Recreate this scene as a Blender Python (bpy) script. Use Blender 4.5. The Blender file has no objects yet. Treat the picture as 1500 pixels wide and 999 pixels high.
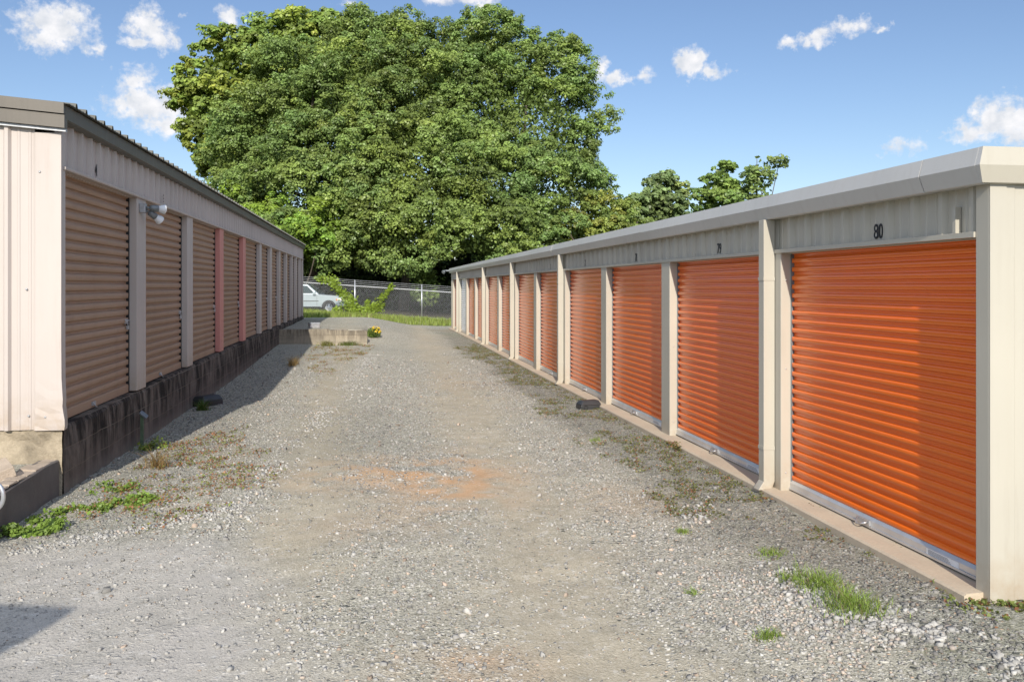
import bpy, bmesh, math, random
import numpy as np
from mathutils import Vector, Matrix
random.seed(7); rng = np.random.default_rng(11)
sc = bpy.context.scene
COL = sc.collection
PI = math.pi
# ------------------------------------------------------------------ camera frame
F = 1300.0; HX = 750.0; HY = 419.0; CZ = 1.85
TH = math.atan(203.0/F); CT, ST = math.cos(TH), math.sin(TH)
def at(px, py, depth):
    """photo pixel + depth along the view axis -> world point"""
    r = (px-HX)/F*depth
    return Vector((r*CT+depth*ST, depth*CT-r*ST, CZ+(HY-py)/F*depth))
def gp(px, py, z=-.1):
    """photo pixel -> point on the ground at height z"""
    return at(px, py, (CZ-z)*F/(py-HY))

# ------------------------------------------------------------------ mesh helpers
class MB:
    def __init__(s): s.v=[]; s.f=[]; s.sm=[]
    def add(s, vs, fs, smooth=False):
        o=len(s.v); s.v += [tuple(p) for p in vs]
        for f in fs: s.f.append(tuple(i+o for i in f)); s.sm.append(smooth)
        return s
    def box(s, x0,x1,y0,y1,z0,z1):
        vs=[(x0,y0,z0),(x1,y0,z0),(x1,y1,z0),(x0,y1,z0),(x0,y0,z1),(x1,y0,z1),(x1,y1,z1),(x0,y1,z1)]
        return s.add(vs,[(0,3,2,1),(4,5,6,7),(0,1,5,4),(1,2,6,5),(2,3,7,6),(3,0,4,7)])
    def prism_y(s, poly, y0, y1, smooth=False):
        """closed polygon of (x,z) extruded along y"""
        n=len(poly)
        vs=[(x,y0,z) for x,z in poly]+[(x,y1,z) for x,z in poly]
        fs=[(i,(i+1)%n,n+(i+1)%n,n+i) for i in range(n)]
        s.add(vs,fs,smooth); return s.add(vs,[tuple(range(n-1,-1,-1)),tuple(range(n,2*n))])
    def prism_x(s, poly, x0, x1):
        n=len(poly)
        vs=[(x0,y,z) for y,z in poly]+[(x1,y,z) for y,z in poly]
        return s.add(vs,[(i,(i+1)%n,n+(i+1)%n,n+i) for i in range(n)]+[tuple(range(n-1,-1,-1)),tuple(range(n,2*n))])
    def grid(s, rows, smooth=False):
        n=len(rows[0]); vs=[p for r in rows for p in r]
        fs=[(i*n+j,i*n+j+1,(i+1)*n+j+1,(i+1)*n+j) for i in range(len(rows)-1) for j in range(n-1)]
        return s.add(vs,fs,smooth)
    def tube(s, path, r, n=8, caps=True, smooth=True):
        path=[Vector(p) for p in path]; rs = r if isinstance(r,(list,tuple)) else [r]*len(path)
        rings=[]; up=None
        for i,p in enumerate(path):
            d=(path[min(i+1,len(path)-1)]-path[max(i-1,0)]).normalized()
            if up is None: up = Vector((0,0,1)) if abs(d.z)<.9 else Vector((1,0,0))
            a=d.cross(up).normalized(); b=a.cross(d).normalized(); up=b
            rings.append([p+a*(rs[i]*math.cos(2*PI*k/n))+b*(rs[i]*math.sin(2*PI*k/n)) for k in range(n)])
        vs=[q for rg in rings for q in rg]; fs=[]
        for i in range(len(rings)-1):
            for k in range(n): fs.append((i*n+k,i*n+(k+1)%n,(i+1)*n+(k+1)%n,(i+1)*n+k))
        s.add(vs,fs,smooth)
        if caps:
            s.add(rings[0],[tuple(range(n))]); s.add(rings[-1],[tuple(range(n-1,-1,-1))])
        return s
    def disc_lathe(s, c, axis, prof, n=20, smooth=True):
        """prof: list of (radius, offset along axis)"""
        c=Vector(c); ax=Vector(axis).normalized()
        a=ax.orthogonal().normalized(); b=ax.cross(a)
        vs=[]; fs=[]
        for r,o in prof:
            for k in range(n): vs.append(c+ax*o+a*(r*math.cos(2*PI*k/n))+b*(r*math.sin(2*PI*k/n)))
        for i in range(len(prof)-1):
            for k in range(n): fs.append((i*n+k,i*n+(k+1)%n,(i+1)*n+(k+1)%n,(i+1)*n+k))
        s.add(vs,fs,smooth); m=len(prof)-1
        return s.add(vs[:n],[tuple(range(n-1,-1,-1))]).add(vs[m*n:],[tuple(range(n))])
    def mesh(s, name, mat=None, bevel=0):
        me=bpy.data.meshes.new(name); me.from_pydata(s.v,[],s.f); me.update()
        for p,q in zip(me.polygons,s.sm): p.use_smooth=q
        bm=bmesh.new(); bm.from_mesh(me)
        bmesh.ops.remove_doubles(bm,verts=bm.verts,dist=1e-5)
        bmesh.ops.recalc_face_normals(bm,faces=bm.faces)
        if bevel: bmesh.ops.bevel(bm,geom=[e for e in bm.edges if e.is_manifold and e.calc_face_angle(0)>.5],offset=bevel,segments=2,affect='EDGES',profile=.5,clamp_overlap=True)
        bm.to_mesh(me); bm.free()
        if mat: me.materials.append(mat)
        return me
    def build(s, name, mat, parent=None, bevel=0):
        return link(name, s.mesh(name,mat,bevel), parent)
def link(name, data, parent=None, loc=None, rot=None):
    o=bpy.data.objects.new(name,data); COL.objects.link(o)
    if parent: o.parent=parent
    if loc is not None: o.location=loc
    if rot is not None: o.rotation_euler=rot
    return o
def tag(o,label=None,cat=None,group=None,kind=None):
    if label: o['label']=label
    if cat: o['category']=cat
    if group: o['group']=group
    if kind: o['kind']=kind
    return o
def thing(name,label,cat,loc=(0,0,0),rz=0,group=None):
    o=bpy.data.objects.new(name,None); COL.objects.link(o); o.empty_display_size=.2
    o.location=loc; o.rotation_euler=(0,0,rz)
    return tag(o,label,cat,group)
def sub(me_owner, loc):  # shift a mesh into its parent's local space
    pass
def quads(name, V, C, mat, parent=None, smooth=False):
    """V (n,4,3) float array of quads, C (n,3) face colours -> one mesh object"""
    n=len(V); me=bpy.data.meshes.new(name)
    me.vertices.add(n*4); me.vertices.foreach_set('co',np.ascontiguousarray(V,dtype=np.float32).ravel())
    me.loops.add(n*4); me.loops.foreach_set('vertex_index',np.arange(n*4,dtype=np.int32))
    me.polygons.add(n); me.polygons.foreach_set('loop_start',np.arange(0,n*4,4,dtype=np.int32))
    me.update(calc_edges=True)
    a=me.attributes.new('col','FLOAT_COLOR','FACE')
    a.data.foreach_set('color',np.concatenate([C,np.ones((n,1))],1).astype(np.float32).ravel())
    me.materials.append(mat)
    return link(name,me,parent)

# ------------------------------------------------------------------ numpy noise
def _h(ix,iy,s):
    n=(ix*374761393+iy*668265263+s*974634777)&0x7fffffff
    n=((n^(n>>13))*1274126177)&0x7fffffff
    return ((n^(n>>16))&0xffff)/65535.0
def vnoise(x,y,s=0):
    x=np.asarray(x,float); y=np.asarray(y,float)
    ix=np.floor(x).astype(np.int64); iy=np.floor(y).astype(np.int64); fx=x-ix; fy=y-iy
    fx=fx*fx*(3-2*fx); fy=fy*fy*(3-2*fy)
    a=_h(ix,iy,s)*(1-fx)+_h(ix+1,iy,s)*fx; b=_h(ix,iy+1,s)*(1-fx)+_h(ix+1,iy+1,s)*fx
    return a*(1-fy)+b*fy
def fbm(x,y,s=0,o=4):
    t=0;a=.5;n=0
    for k in range(o): t=t+a*vnoise(x*2**k,y*2**k,s+k*17); n+=a; a*=.5
    return t/n
def sst(a,b,x):
    t=np.clip((np.asarray(x,float)-a)/(b-a),0,1); return t*t*(3-2*t)

# ------------------------------------------------------------------ materials
class NT:
    def __init__(s,mat):
        s.t=mat.node_tree; s.n=s.t.nodes; s.l=s.t.links
    def node(s,typ,**kw):
        n=s.n.new(typ)
        for k,v in kw.items():
            if k.startswith('_'): setattr(n,k[1:],v)
            else:
                key=int(k[1:]) if k[0]=='i' and k[1:].isdigit() else k.replace('__',' ')
                s.set(n.inputs[key],v)
        return n
    def set(s,inp,v):
        if isinstance(v,bpy.types.NodeSocket): s.l.new(v,inp)
        else:
            if inp.type=='RGBA' and len(v)==3: v=(*v,1)
            inp.default_value=v
    def math(s,op,a,b=0.0,clamp=False):
        n=s.n.new('ShaderNodeMath'); n.operation=op; n.use_clamp=clamp
        s.set(n.inputs[0],a); s.set(n.inputs[1],b); return n.outputs[0]
    def mix(s,f,a,b,blend='MIX'):
        n=s.n.new('ShaderNodeMix'); n.data_type='RGBA'; n.blend_type=blend
        s.set(n.inputs[0],f); s.set(n.inputs[6],a); s.set(n.inputs[7],b); return n.outputs[2]
    def noise(s,vec,scale,detail=4,rough=.55,out=0):
        n=s.n.new('ShaderNodeTexNoise'); s.set(n.inputs['Vector'],vec); s.set(n.inputs['Scale'],scale)
        n.inputs['Detail'].default_value=detail; n.inputs['Roughness'].default_value=rough; return n.outputs[out]
    def ramp(s,f,*stops):
        n=s.n.new('ShaderNodeValToRGB'); s.set(n.inputs[0],f)
        e=n.color_ramp.elements
        while len(e)<len(stops): e.new(.5)
        for el,(p,c) in zip(e,stops):
            el.position=p; el.color=(c,c,c,1) if isinstance(c,(int,float)) else (*c,1)
        return n.outputs[0]
    def mr(s,v,a,b,c=0.,d=1.):
        n=s.n.new('ShaderNodeMapRange'); s.set(n.inputs[0],v)
        for i,x in enumerate((a,b,c,d)): n.inputs[i+1].default_value=x
        return n.outputs[0]
    def scale(s,vec,sx,sy,sz):
        n=s.n.new('ShaderNodeVectorMath'); n.operation='MULTIPLY'; s.set(n.inputs[0],vec); n.inputs[1].default_value=(sx,sy,sz); return n.outputs[0]
    def pos(s): return s.n.new('ShaderNodeNewGeometry').outputs['Position']
    def obj(s): return s.n.new('ShaderNodeTexCoord').outputs['Object']
    def attr(s,name,out='Fac'):
        n=s.n.new('ShaderNodeAttribute'); n.attribute_name=name; return n.outputs[out]
    def bump(s,h,strength=.3,dist=.01):
        n=s.n.new('ShaderNodeBump'); s.set(n.inputs['Height'],h); n.inputs['Strength'].default_value=strength; n.inputs['Distance'].default_value=dist; return n.outputs[0]
def newmat(name):
    m=bpy.data.materials.new(name); m.use_nodes=True
    t=NT(m); b=t.n['Principled BSDF']; return m,t,b
def plain(name,col,rough=.5,metal=0,spec=.5,var=.12,scale=3.,bump=0):
    m,t,b=newmat(name); p=t.pos()
    n=t.noise(p,scale,5)
    c=t.mix(t.mr(n,.3,.7),tuple(x*(1-var) for x in col),tuple(min(1,x*(1+var)) for x in col))
    t.set(b.inputs['Base Color'],c); t.set(b.inputs['Roughness'],rough); t.set(b.inputs['Metallic'],metal)
    b.inputs['Specular IOR Level'].default_value=spec
    if bump: t.set(b.inputs['Normal'],t.bump(t.noise(p,scale*12,4),bump,.01))
    return m
def siding(name,col,rough=.38,dirt=(.25,.21,.16),dirt_amt=.35,coat=0.,streak=1.,foot=-.05):
    """painted sheet metal: vertical dirt streaks, faint oil canning and fading"""
    m,t,b=newmat(name); p=t.pos()
    st=t.noise(t.scale(p,9,9,.7),1.6*streak,6,.65)
    bl=t.noise(p,1.1,5,.6)
    f=t.math('MULTIPLY',t.mr(st,.5,.78),t.mr(bl,.35,.75))
    fade=t.mix(t.mr(t.noise(p,.6,3),.3,.7),tuple(x*.93 for x in col),tuple(min(1,x*1.05) for x in col))
    c=t.mix(t.math('MULTIPLY',f,dirt_amt),fade,dirt)
    sz_=t.n.new('ShaderNodeSeparateXYZ'); t.set(sz_.inputs[0],p)
    spl=t.math('MULTIPLY',t.mr(sz_.outputs[2],foot+.02,foot+.38,.75,0.),t.mr(t.noise(p,7,6,.7),.35,.7))
    c=t.mix(spl,c,(.34,.25,.16))
    t.set(b.inputs['Base Color'],c)
    t.set(b.inputs['Roughness'],t.mr(st,.2,.8,rough-.06,rough+.14))
    b.inputs['Coat Weight'].default_value=coat; b.inputs['Coat Roughness'].default_value=.15
    t.set(b.inputs['Normal'],t.bump(t.noise(t.scale(p,1,1,.6),2.2,2,.4),.10,.05))
    return m
M={}
M['cream']=siding('cream_paint',(.44,.412,.345))
M['cream_end']=M['cream']
M['fascia']=siding('fascia_paint',(.50,.49,.465),.34,dirt_amt=.3)
M['pinkish']=siding('faded_pink_beige_paint',(.45,.40,.365),.5,dirt=(.33,.25,.2),dirt_amt=.35,foot=.46)
M['red_pillar']=siding('faded_red_paint',(.56,.235,.20),.5,dirt=(.3,.12,.1))
M['bronze']=siding('dark_bronze_trim',(.115,.10,.08),.42,dirt=(.05,.05,.045),dirt_amt=.5)
M['eave']=siding('dark_olive_eave',(.10,.098,.082),.5,dirt=(.16,.13,.08),dirt_amt=.7)
M['black']=plain('black_plastic',(.035,.036,.038),.42,var=.2)
M['rubber']=plain('black_rubber',(.02,.02,.02),.8)
M['black_num']=plain('black_number_paint',(.012,.012,.014),.5,var=.3,scale=30)
M['worn_num']=plain('worn_number_paint',(.05,.045,.05),.7,var=.6,scale=60)
def door_mat(name,col,rough,coat,dirt,amt):
    m,t,b=newmat(name); p=t.pos()
    st=t.noise(t.scale(p,2.5,2.5,.9),2.0,6,.65); fine=t.noise(t.scale(p,1,1,5),5,4)
    oi=t.n.new('ShaderNodeObjectInfo').outputs['Random']
    fa=t.math('MULTIPLY',t.mr(t.noise(t.scale(p,.5,.5,.8),1.1,4),.35,.7),t.mr(oi,0,1,.1,.5))
    c=t.mix(fa,tuple(x*.95 for x in col),tuple(min(1,x*1.12+.03) for x in col))
    c=t.mix(t.math('MULTIPLY',t.mr(st,.5,.8),amt),c,dirt)
    t.set(b.inputs['Base Color'],c); t.set(b.inputs['Roughness'],t.mr(t.noise(p,1.3,3),.3,.7,rough,rough+.08))
    b.inputs['Coat Weight'].default_value=coat; b.inputs['Coat Roughness'].default_value=.05; b.inputs['Coat IOR'].default_value=1.55; b.inputs['Specular IOR Level'].default_value=.25; b.inputs['Coat Roughness'].default_value=.035 if coat else .1
    return m
M['orange']=door_mat('orange_door_enamel',(.82,.150,.003),.30,.55,(.62,.13,.012),.12)
M['tan_door']=door_mat('faded_tan_door_paint',(.345,.225,.15),.5,0,(.22,.145,.10),.45)
M['white_door']=door_mat('white_door_paint',(.78,.80,.82),.35,.2,(.5,.5,.5),.2)
M['galv']=plain('galvanised_steel',(.56,.57,.58),.36,.75,var=.15,scale=14)
M['dullgalv']=plain('weathered_galvanised_steel',(.40,.41,.42),.5,.5,var=.2,scale=20)
M['rail']=plain('aluminium_rail',(.60,.60,.60),.3,.55,var=.1,scale=6)
M['steelgrey']=plain('grey_painted_steel',(.17,.19,.20),.45,.2,var=.2,scale=20)
M['sticker']=plain('paper_label',(.72,.73,.74),.5,var=.06,scale=30)
M['ink']=plain('label_ink',(.10,.10,.11),.6)
def concrete(name,col,dark,amt=.6,bump=.4,scale=1.4,grain=40):
    m,t,b=newmat(name); p=t.pos()
    n=t.noise(p,scale,7,.65); f=t.noise(p,grain,4,.7)
    c=t.mix(t.math('MULTIPLY',t.mr(n,.42,.68),amt),col,dark)
    c=t.mix(t.mr(f,.3,.75,0,.35),c,tuple(x*.55 for x in col))
    t.set(b.inputs['Base Color'],c); b.inputs['Roughness'].default_value=.88
    b.inputs['Specular IOR Level'].default_value=.2
    t.set(b.inputs['Normal'],t.bump(t.math('ADD',f,t.math('MULTIPLY',n,2.)),bump,.012))
    return m
M['slab']=concrete('tan_concrete',(.54,.45,.335),(.42,.34,.26),.5,.25)
M['rough_conc']=concrete('rough_tan_concrete',(.44,.37,.27),(.10,.085,.06),.85,1.0,2.6)
M['stone_top']=concrete('weathered_cap_concrete',(.44,.36,.28),(.2,.16,.12),.6,.7,3.)
def blockwall(name,col,stain,amt,axis='y',low=(.32,.29,.25),base_z=-.2):
    """concrete block: mortar joints, black vertical weather streaks, paler splash band low down"""
    m,t,b=newmat(name); p=t.pos()
    s=t.n.new('ShaderNodeSeparateXYZ'); t.set(s.inputs[0],p)
    cb=t.n.new('ShaderNodeCombineXYZ'); t.set(cb.inputs[0],s.outputs['Y' if axis=='y' else 'X']); t.set(cb.inputs[1],t.math('ADD',s.outputs['Z'],.202))
    br=t.n.new('ShaderNodeTexBrick'); t.set(br.inputs['Vector'],cb.outputs[0])
    br.inputs['Scale'].default_value=1.0; br.inputs['Brick Width'].default_value=.405; br.inputs['Row Height'].default_value=.2275
    br.inputs['Mortar Size'].default_value=.006; br.inputs['Mortar Smooth'].default_value=.3
    t.set(br.inputs['Color1'],(.8,.8,.8)); t.set(br.inputs['Color2'],(1.12,1.1,1.08)); t.set(br.inputs['Mortar'],(.62,.60,.57) if axis=='x' else (1.3,1.22,1.12))
    st=t.noise(t.scale(p,5,4.2,.8),1.25,8,.72); bl=t.noise(p,1.5,6,.65); f=t.noise(p,45,4,.7)
    hf=t.mr(s.outputs['Z'],base_z+.05,base_z+.45)
    stf=t.math('MULTIPLY',t.math('MULTIPLY',t.mr(st,.36,.54),t.mr(bl,.28,.50)),t.math('ADD',t.math('MULTIPLY',hf,.6),.4))
    c=t.mix(1.,col,br.outputs['Color'],'MULTIPLY')
    c=t.mix(t.math('MULTIPLY',stf,amt),c,stain)
    if axis=='y': c=t.mix(t.math('MULTIPLY',br.outputs['Fac'],t.mr(bl,.35,.6,.1,.7)),c,(.24,.20,.16))
    c=t.mix(t.mr(s.outputs['Z'],base_z+.02,base_z+.16,.35,0.),c,low)
    c=t.mix(t.mr(f,.3,.75,0,.4),c,tuple(x*.4 for x in col))
    t.set(b.inputs['Base Color'],c); b.inputs['Roughness'].default_value=.92; b.inputs['Specular IOR Level'].default_value=.15
    h=t.math('ADD',t.math('MULTIPLY',br.outputs['Fac'],-1.2),t.math('ADD',f,bl))
    t.set(b.inputs['Normal'],t.bump(h,.6,.012))
    return m
M['block_dark']=blockwall('stained_block',(.21,.175,.15),(.014,.012,.011),1.)
M['block_far']=blockwall('pale_block',(.40,.35,.27),(.09,.075,.06),.9,'x',(.42,.38,.3),.0)
M['low_wall']=concrete('grey_low_wall_concrete',(.17,.15,.135),(.07,.06,.055),.7,.5,1.0,30)
def leafmat(name,trans=.28,gl=.025):
    m,t,b=newmat(name); t.n.remove(b)
    c=t.attr('col','Color')
    d=t.n.new('ShaderNodeBsdfDiffuse'); t.set(d.inputs[0],c)
    tr=t.n.new('ShaderNodeBsdfTranslucent'); t.set(tr.inputs[0],t.mix(1.,c,(1.25,1.25,.55),'MULTIPLY'))
    g=t.n.new('ShaderNodeBsdfGlossy'); t.set(g.inputs[0],(.8,.85,.75)); g.inputs['Roughness'].default_value=.42
    m1=t.n.new('ShaderNodeMixShader'); m1.inputs[0].default_value=trans; t.l.new(d.outputs[0],m1.inputs[1]); t.l.new(tr.outputs[0],m1.inputs[2])
    m2=t.n.new('ShaderNodeMixShader'); m2.inputs[0].default_value=gl; t.l.new(m1.outputs[0],m2.inputs[1]); t.l.new(g.outputs[0],m2.inputs[2])
    t.l.new(m2.outputs[0],t.n['Material Output'].inputs[0]); return m
M['leaf']=leafmat('foliage'); M['blade']=leafmat('grass_blades',.3,.03)
M['bark']=plain('bark',(.085,.068,.05),.9,var=.4,scale=6,bump=.6)
def stonemat():
    m,t,b=newmat('crushed_stone')
    c=t.attr('col','Color'); n=t.noise(t.pos(),90,3)
    t.set(b.inputs['Base Color'],t.mix(t.mr(n,.3,.7,0,.35),c,t.mix(1.,c,(.6,.58,.55),'MULTIPLY')))
    b.inputs['Roughness'].default_value=.85; b.inputs['Specular IOR Level'].default_value=.3
    return m
M['stone']=stonemat()

# ------------------------------------------------------------------ ground
def slab_z(y): return np.interp(y,[0,8,20,30,42,60],[0,0,-.045,-.065,-.13,-.2])
def ground_z(x,y):
    x=np.asarray(x,float); y=np.asarray(y,float)
    zl=np.interp(y,[-5,4,7,20,28.6,40],[-.10,-.12,-.185,-.18,-.01,.0])
    zr=slab_z(y)-.055
    zc=np.interp(y,[-5,4,12,28,42],[-.08,-.09,-.10,-.08,-.10])
    wl=sst(-1.0,-2.6,x); wr=sst(1.6,3.4,x)
    z=zc*(1-wl)*(1-wr)+zl*wl+zr*wr*(1-wl)
    # terrace held by the block wall
    A1=sst(29.42,29.56,y); A2=sst(28.3,34.,y); k=sst(-.35,-.15,x)
    A=A1*(1-k)+A2*k; B=sst(2.2,-.5,x)
    z=z+(.41-z)*A*B
    # falling ground beyond
    far=np.clip(.33-(x+4.2)*.068,-.8,.9); fb=sst(40,52,y); z=z*(1-fb)+far*fb
    z=z*(1-sst(75,120,y))
    # raised bed beside the near end of the left building
    bed=sst(-3.06,-3.14,x)*sst(6.55,6.7,y)*sst(30,29,y); z=z*(1-bed)+.13*bed
    near=sst(60,30,y)*(1-bed)
    z=z+near*((fbm(x*.9,y*.9,3)-.5)*.05+(fbm(x*5,y*5,9,3)-.5)*.022*sst(30,12,y))
    z=z-.022*sst(30,20,y)*(np.exp(-((x+.55+.02*y)/.42)**2)+np.exp(-((x-1.25-.025*(y-8))/.42)**2))*(1-bed)
    # keep the ground just under the door sill of the right building
    z=np.where((x>3.45)&(y<43)&(y>4.5),np.minimum(z,slab_z(y)-.03),z)
    return z
def poly_mask(x,y,pts,soft=.3):
    """soft inside mask of a polygon given as ground pixels"""
    P=[(gp(a,b).x,gp(a,b).y) for a,b in pts]; inside=np.zeros(x.shape,bool); d=np.full(x.shape,1e9)
    for i in range(len(P)):
        (x0,y0),(x1,y1)=P[i],P[(i+1)%len(P)]
        c=((y0>y)!=(y1>y)); xi=(x1-x0)*(y-y0)/((y1-y0)+1e-12)+x0
        inside^=c&(x<xi)
        dx,dy=x1-x0,y1-y0; tt=np.clip(((x-x0)*dx+(y-y0)*dy)/(dx*dx+dy*dy+1e-12),0,1)
        d=np.minimum(d,np.hypot(x-x0-tt*dx,y-y0-tt*dy))
    sd=np.where(inside,d,-d)
    return sst(-soft,soft,sd)
def blob(x,y,px,py,rx,ry):
    c=gp(px,py); return np.exp(-(((x-c.x)/rx)**2+((y-c.y)/ry)**2))
def masks(x,y):
    w=(fbm(x*1.3,y*1.3,40)-.5); w2=(fbm(x*.5+7,y*.5,60)-.5); w3=(fbm(x*4,y*4,80)-.5)
    xw=x+w*.9; yw=y+w2*2.2
    asph=poly_mask(x+w*.35,y+w2*.7,[(-400,782),(150,786),(330,795),(380,850),(430,930),(470,1010),(480,1300),(-900,1300)],.42)*(.80+.20*sst(-.2,.2,w2+w3))
    # packed tan wheel tracks (long along the drive) and the clay bare patch
    road=sst(-1.7,-.7,xw)*sst(3.2,2.2,xw)
    tr=np.exp(-((x+w*.5+.55+.02*y)/.5)**2)+np.exp(-((x+w*.5-1.25-.025*(y-8))/.55)**2)
    dirt=np.clip(road*(tr*.95+(w2+.08)*1.1)+w3*.45,0,1)*(1-asph*.85)
    clay=np.clip(blob(x,y,665,704,.45,1.1)*1.1+blob(x,y,580,690,.95,.75)*.75+blob(x,y,540,770,.5,.5)*.2
         +blob(x,y,690,980,.35,.25)*.5+blob(x,y,930,735,.4,.6)*.25+blob(x,y,700,560,.9,2)*.25+w3*.55*blob(x,y,650,700,1.1,1.3),0,1)*sst(-.25,.2,w+w3+.08)
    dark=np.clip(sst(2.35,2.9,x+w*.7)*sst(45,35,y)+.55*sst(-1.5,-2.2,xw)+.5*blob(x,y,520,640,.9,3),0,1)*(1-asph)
    moss=np.clip(sst(2.3,2.75,x+w*.8)*sst(-.12,.12,w2+w3*.6-.04)*.8+sst(3.1,3.4,x+w*.25)*.7*sst(-.1,.1,w+w3),0,1)*sst(46,40,y)
    moss=np.maximum(moss,poly_mask(x+w*.3,y+w*.5,[(960,680),(1090,690),(1150,740),(1100,770),(985,755)],.2)*sst(-.2,.15,w3+w))
    red=poly_mask(x+w*.4,y+w*.6,[(60,765),(170,700),(260,640),(350,618),(410,690),(360,735),(180,775)],.25)*sst(-.22,.12,w3+w)
    red=np.maximum(red,poly_mask(x+w*.3,y+w,[(440,520),(480,500),(555,500),(545,515),(470,560)],.3)*sst(-.1,.2,w3+w)*.8)
    grass=sst(-.6,.6,(y-(40.6+(x+4.2)*.62))+w*1.5)*sst(.9,-.3,y-(55.0-(x+4.2)*.16))
    grass=np.maximum(grass,sst(58,64,y)); grass=np.maximum(grass,sst(12,14,np.abs(x))*sst(8,12,np.abs(x)+0*y))
    grass=np.maximum(grass,sst(-14,-20,y))
    canopy_shade=sst(57.5,59,y)*sst(110,95,y)  # shade under the trees put into the ground colour beyond the fence
    return dict(canopy_shade=canopy_shade,asph=asph,dirt=dirt,clay=clay,dark=dark,moss=moss,red=red,grass=grass)
def axis(*segs):
    a=[]
    for s,e,n in segs: a+=list(np.linspace(s,e,n,endpoint=False))
    return np.array(a)
gx=np.concatenate([axis((-900,-150,6),(-150,-40,10),(-40,-12,12),(-12,-4.4,14),(-4.4,-3.3,12),(-3.3,-2.6,18),(-2.6,3.9,110),(3.9,6,12),(6,14,12),(14,45,12),(45,150,8),(150,900,6)),[900]])
gy=np.concatenate([axis((-400,-40,8),(-40,-6,10),(-6,2.4,14),(2.4,16,210),(16,29,100),(29,30.2,22),(30.2,60,100),(60,100,30),(100,200,14),(200,1400,10)),[1400]])
X,Y=np.meshgrid(gx,gy); Z=ground_z(X,Y)
me=bpy.data.meshes.new('ground'); nx,ny=len(gx),len(gy)
idx=np.arange(nx*ny).reshape(ny,nx)
fq=np.stack([idx[:-1,:-1],idx[:-1,1:],idx[1:,1:],idx[1:,:-1]],-1).reshape(-1,4)
me.vertices.add(nx*ny); me.vertices.foreach_set('co',np.stack([X,Y,Z],-1).astype(np.float32).ravel())
me.loops.add(fq.size); me.loops.foreach_set('vertex_index',fq.astype(np.int32).ravel())
me.polygons.add(len(fq)); me.polygons.foreach_set('loop_start',np.arange(0,fq.size,4,dtype=np.int32))
me.update(calc_edges=True)
me.polygons.foreach_set('use_smooth',np.ones(len(fq),bool))
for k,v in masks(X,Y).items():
    a=me.attributes.new(k,'FLOAT','POINT'); a.data.foreach_set('value',v.astype(np.float32).ravel())
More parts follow.
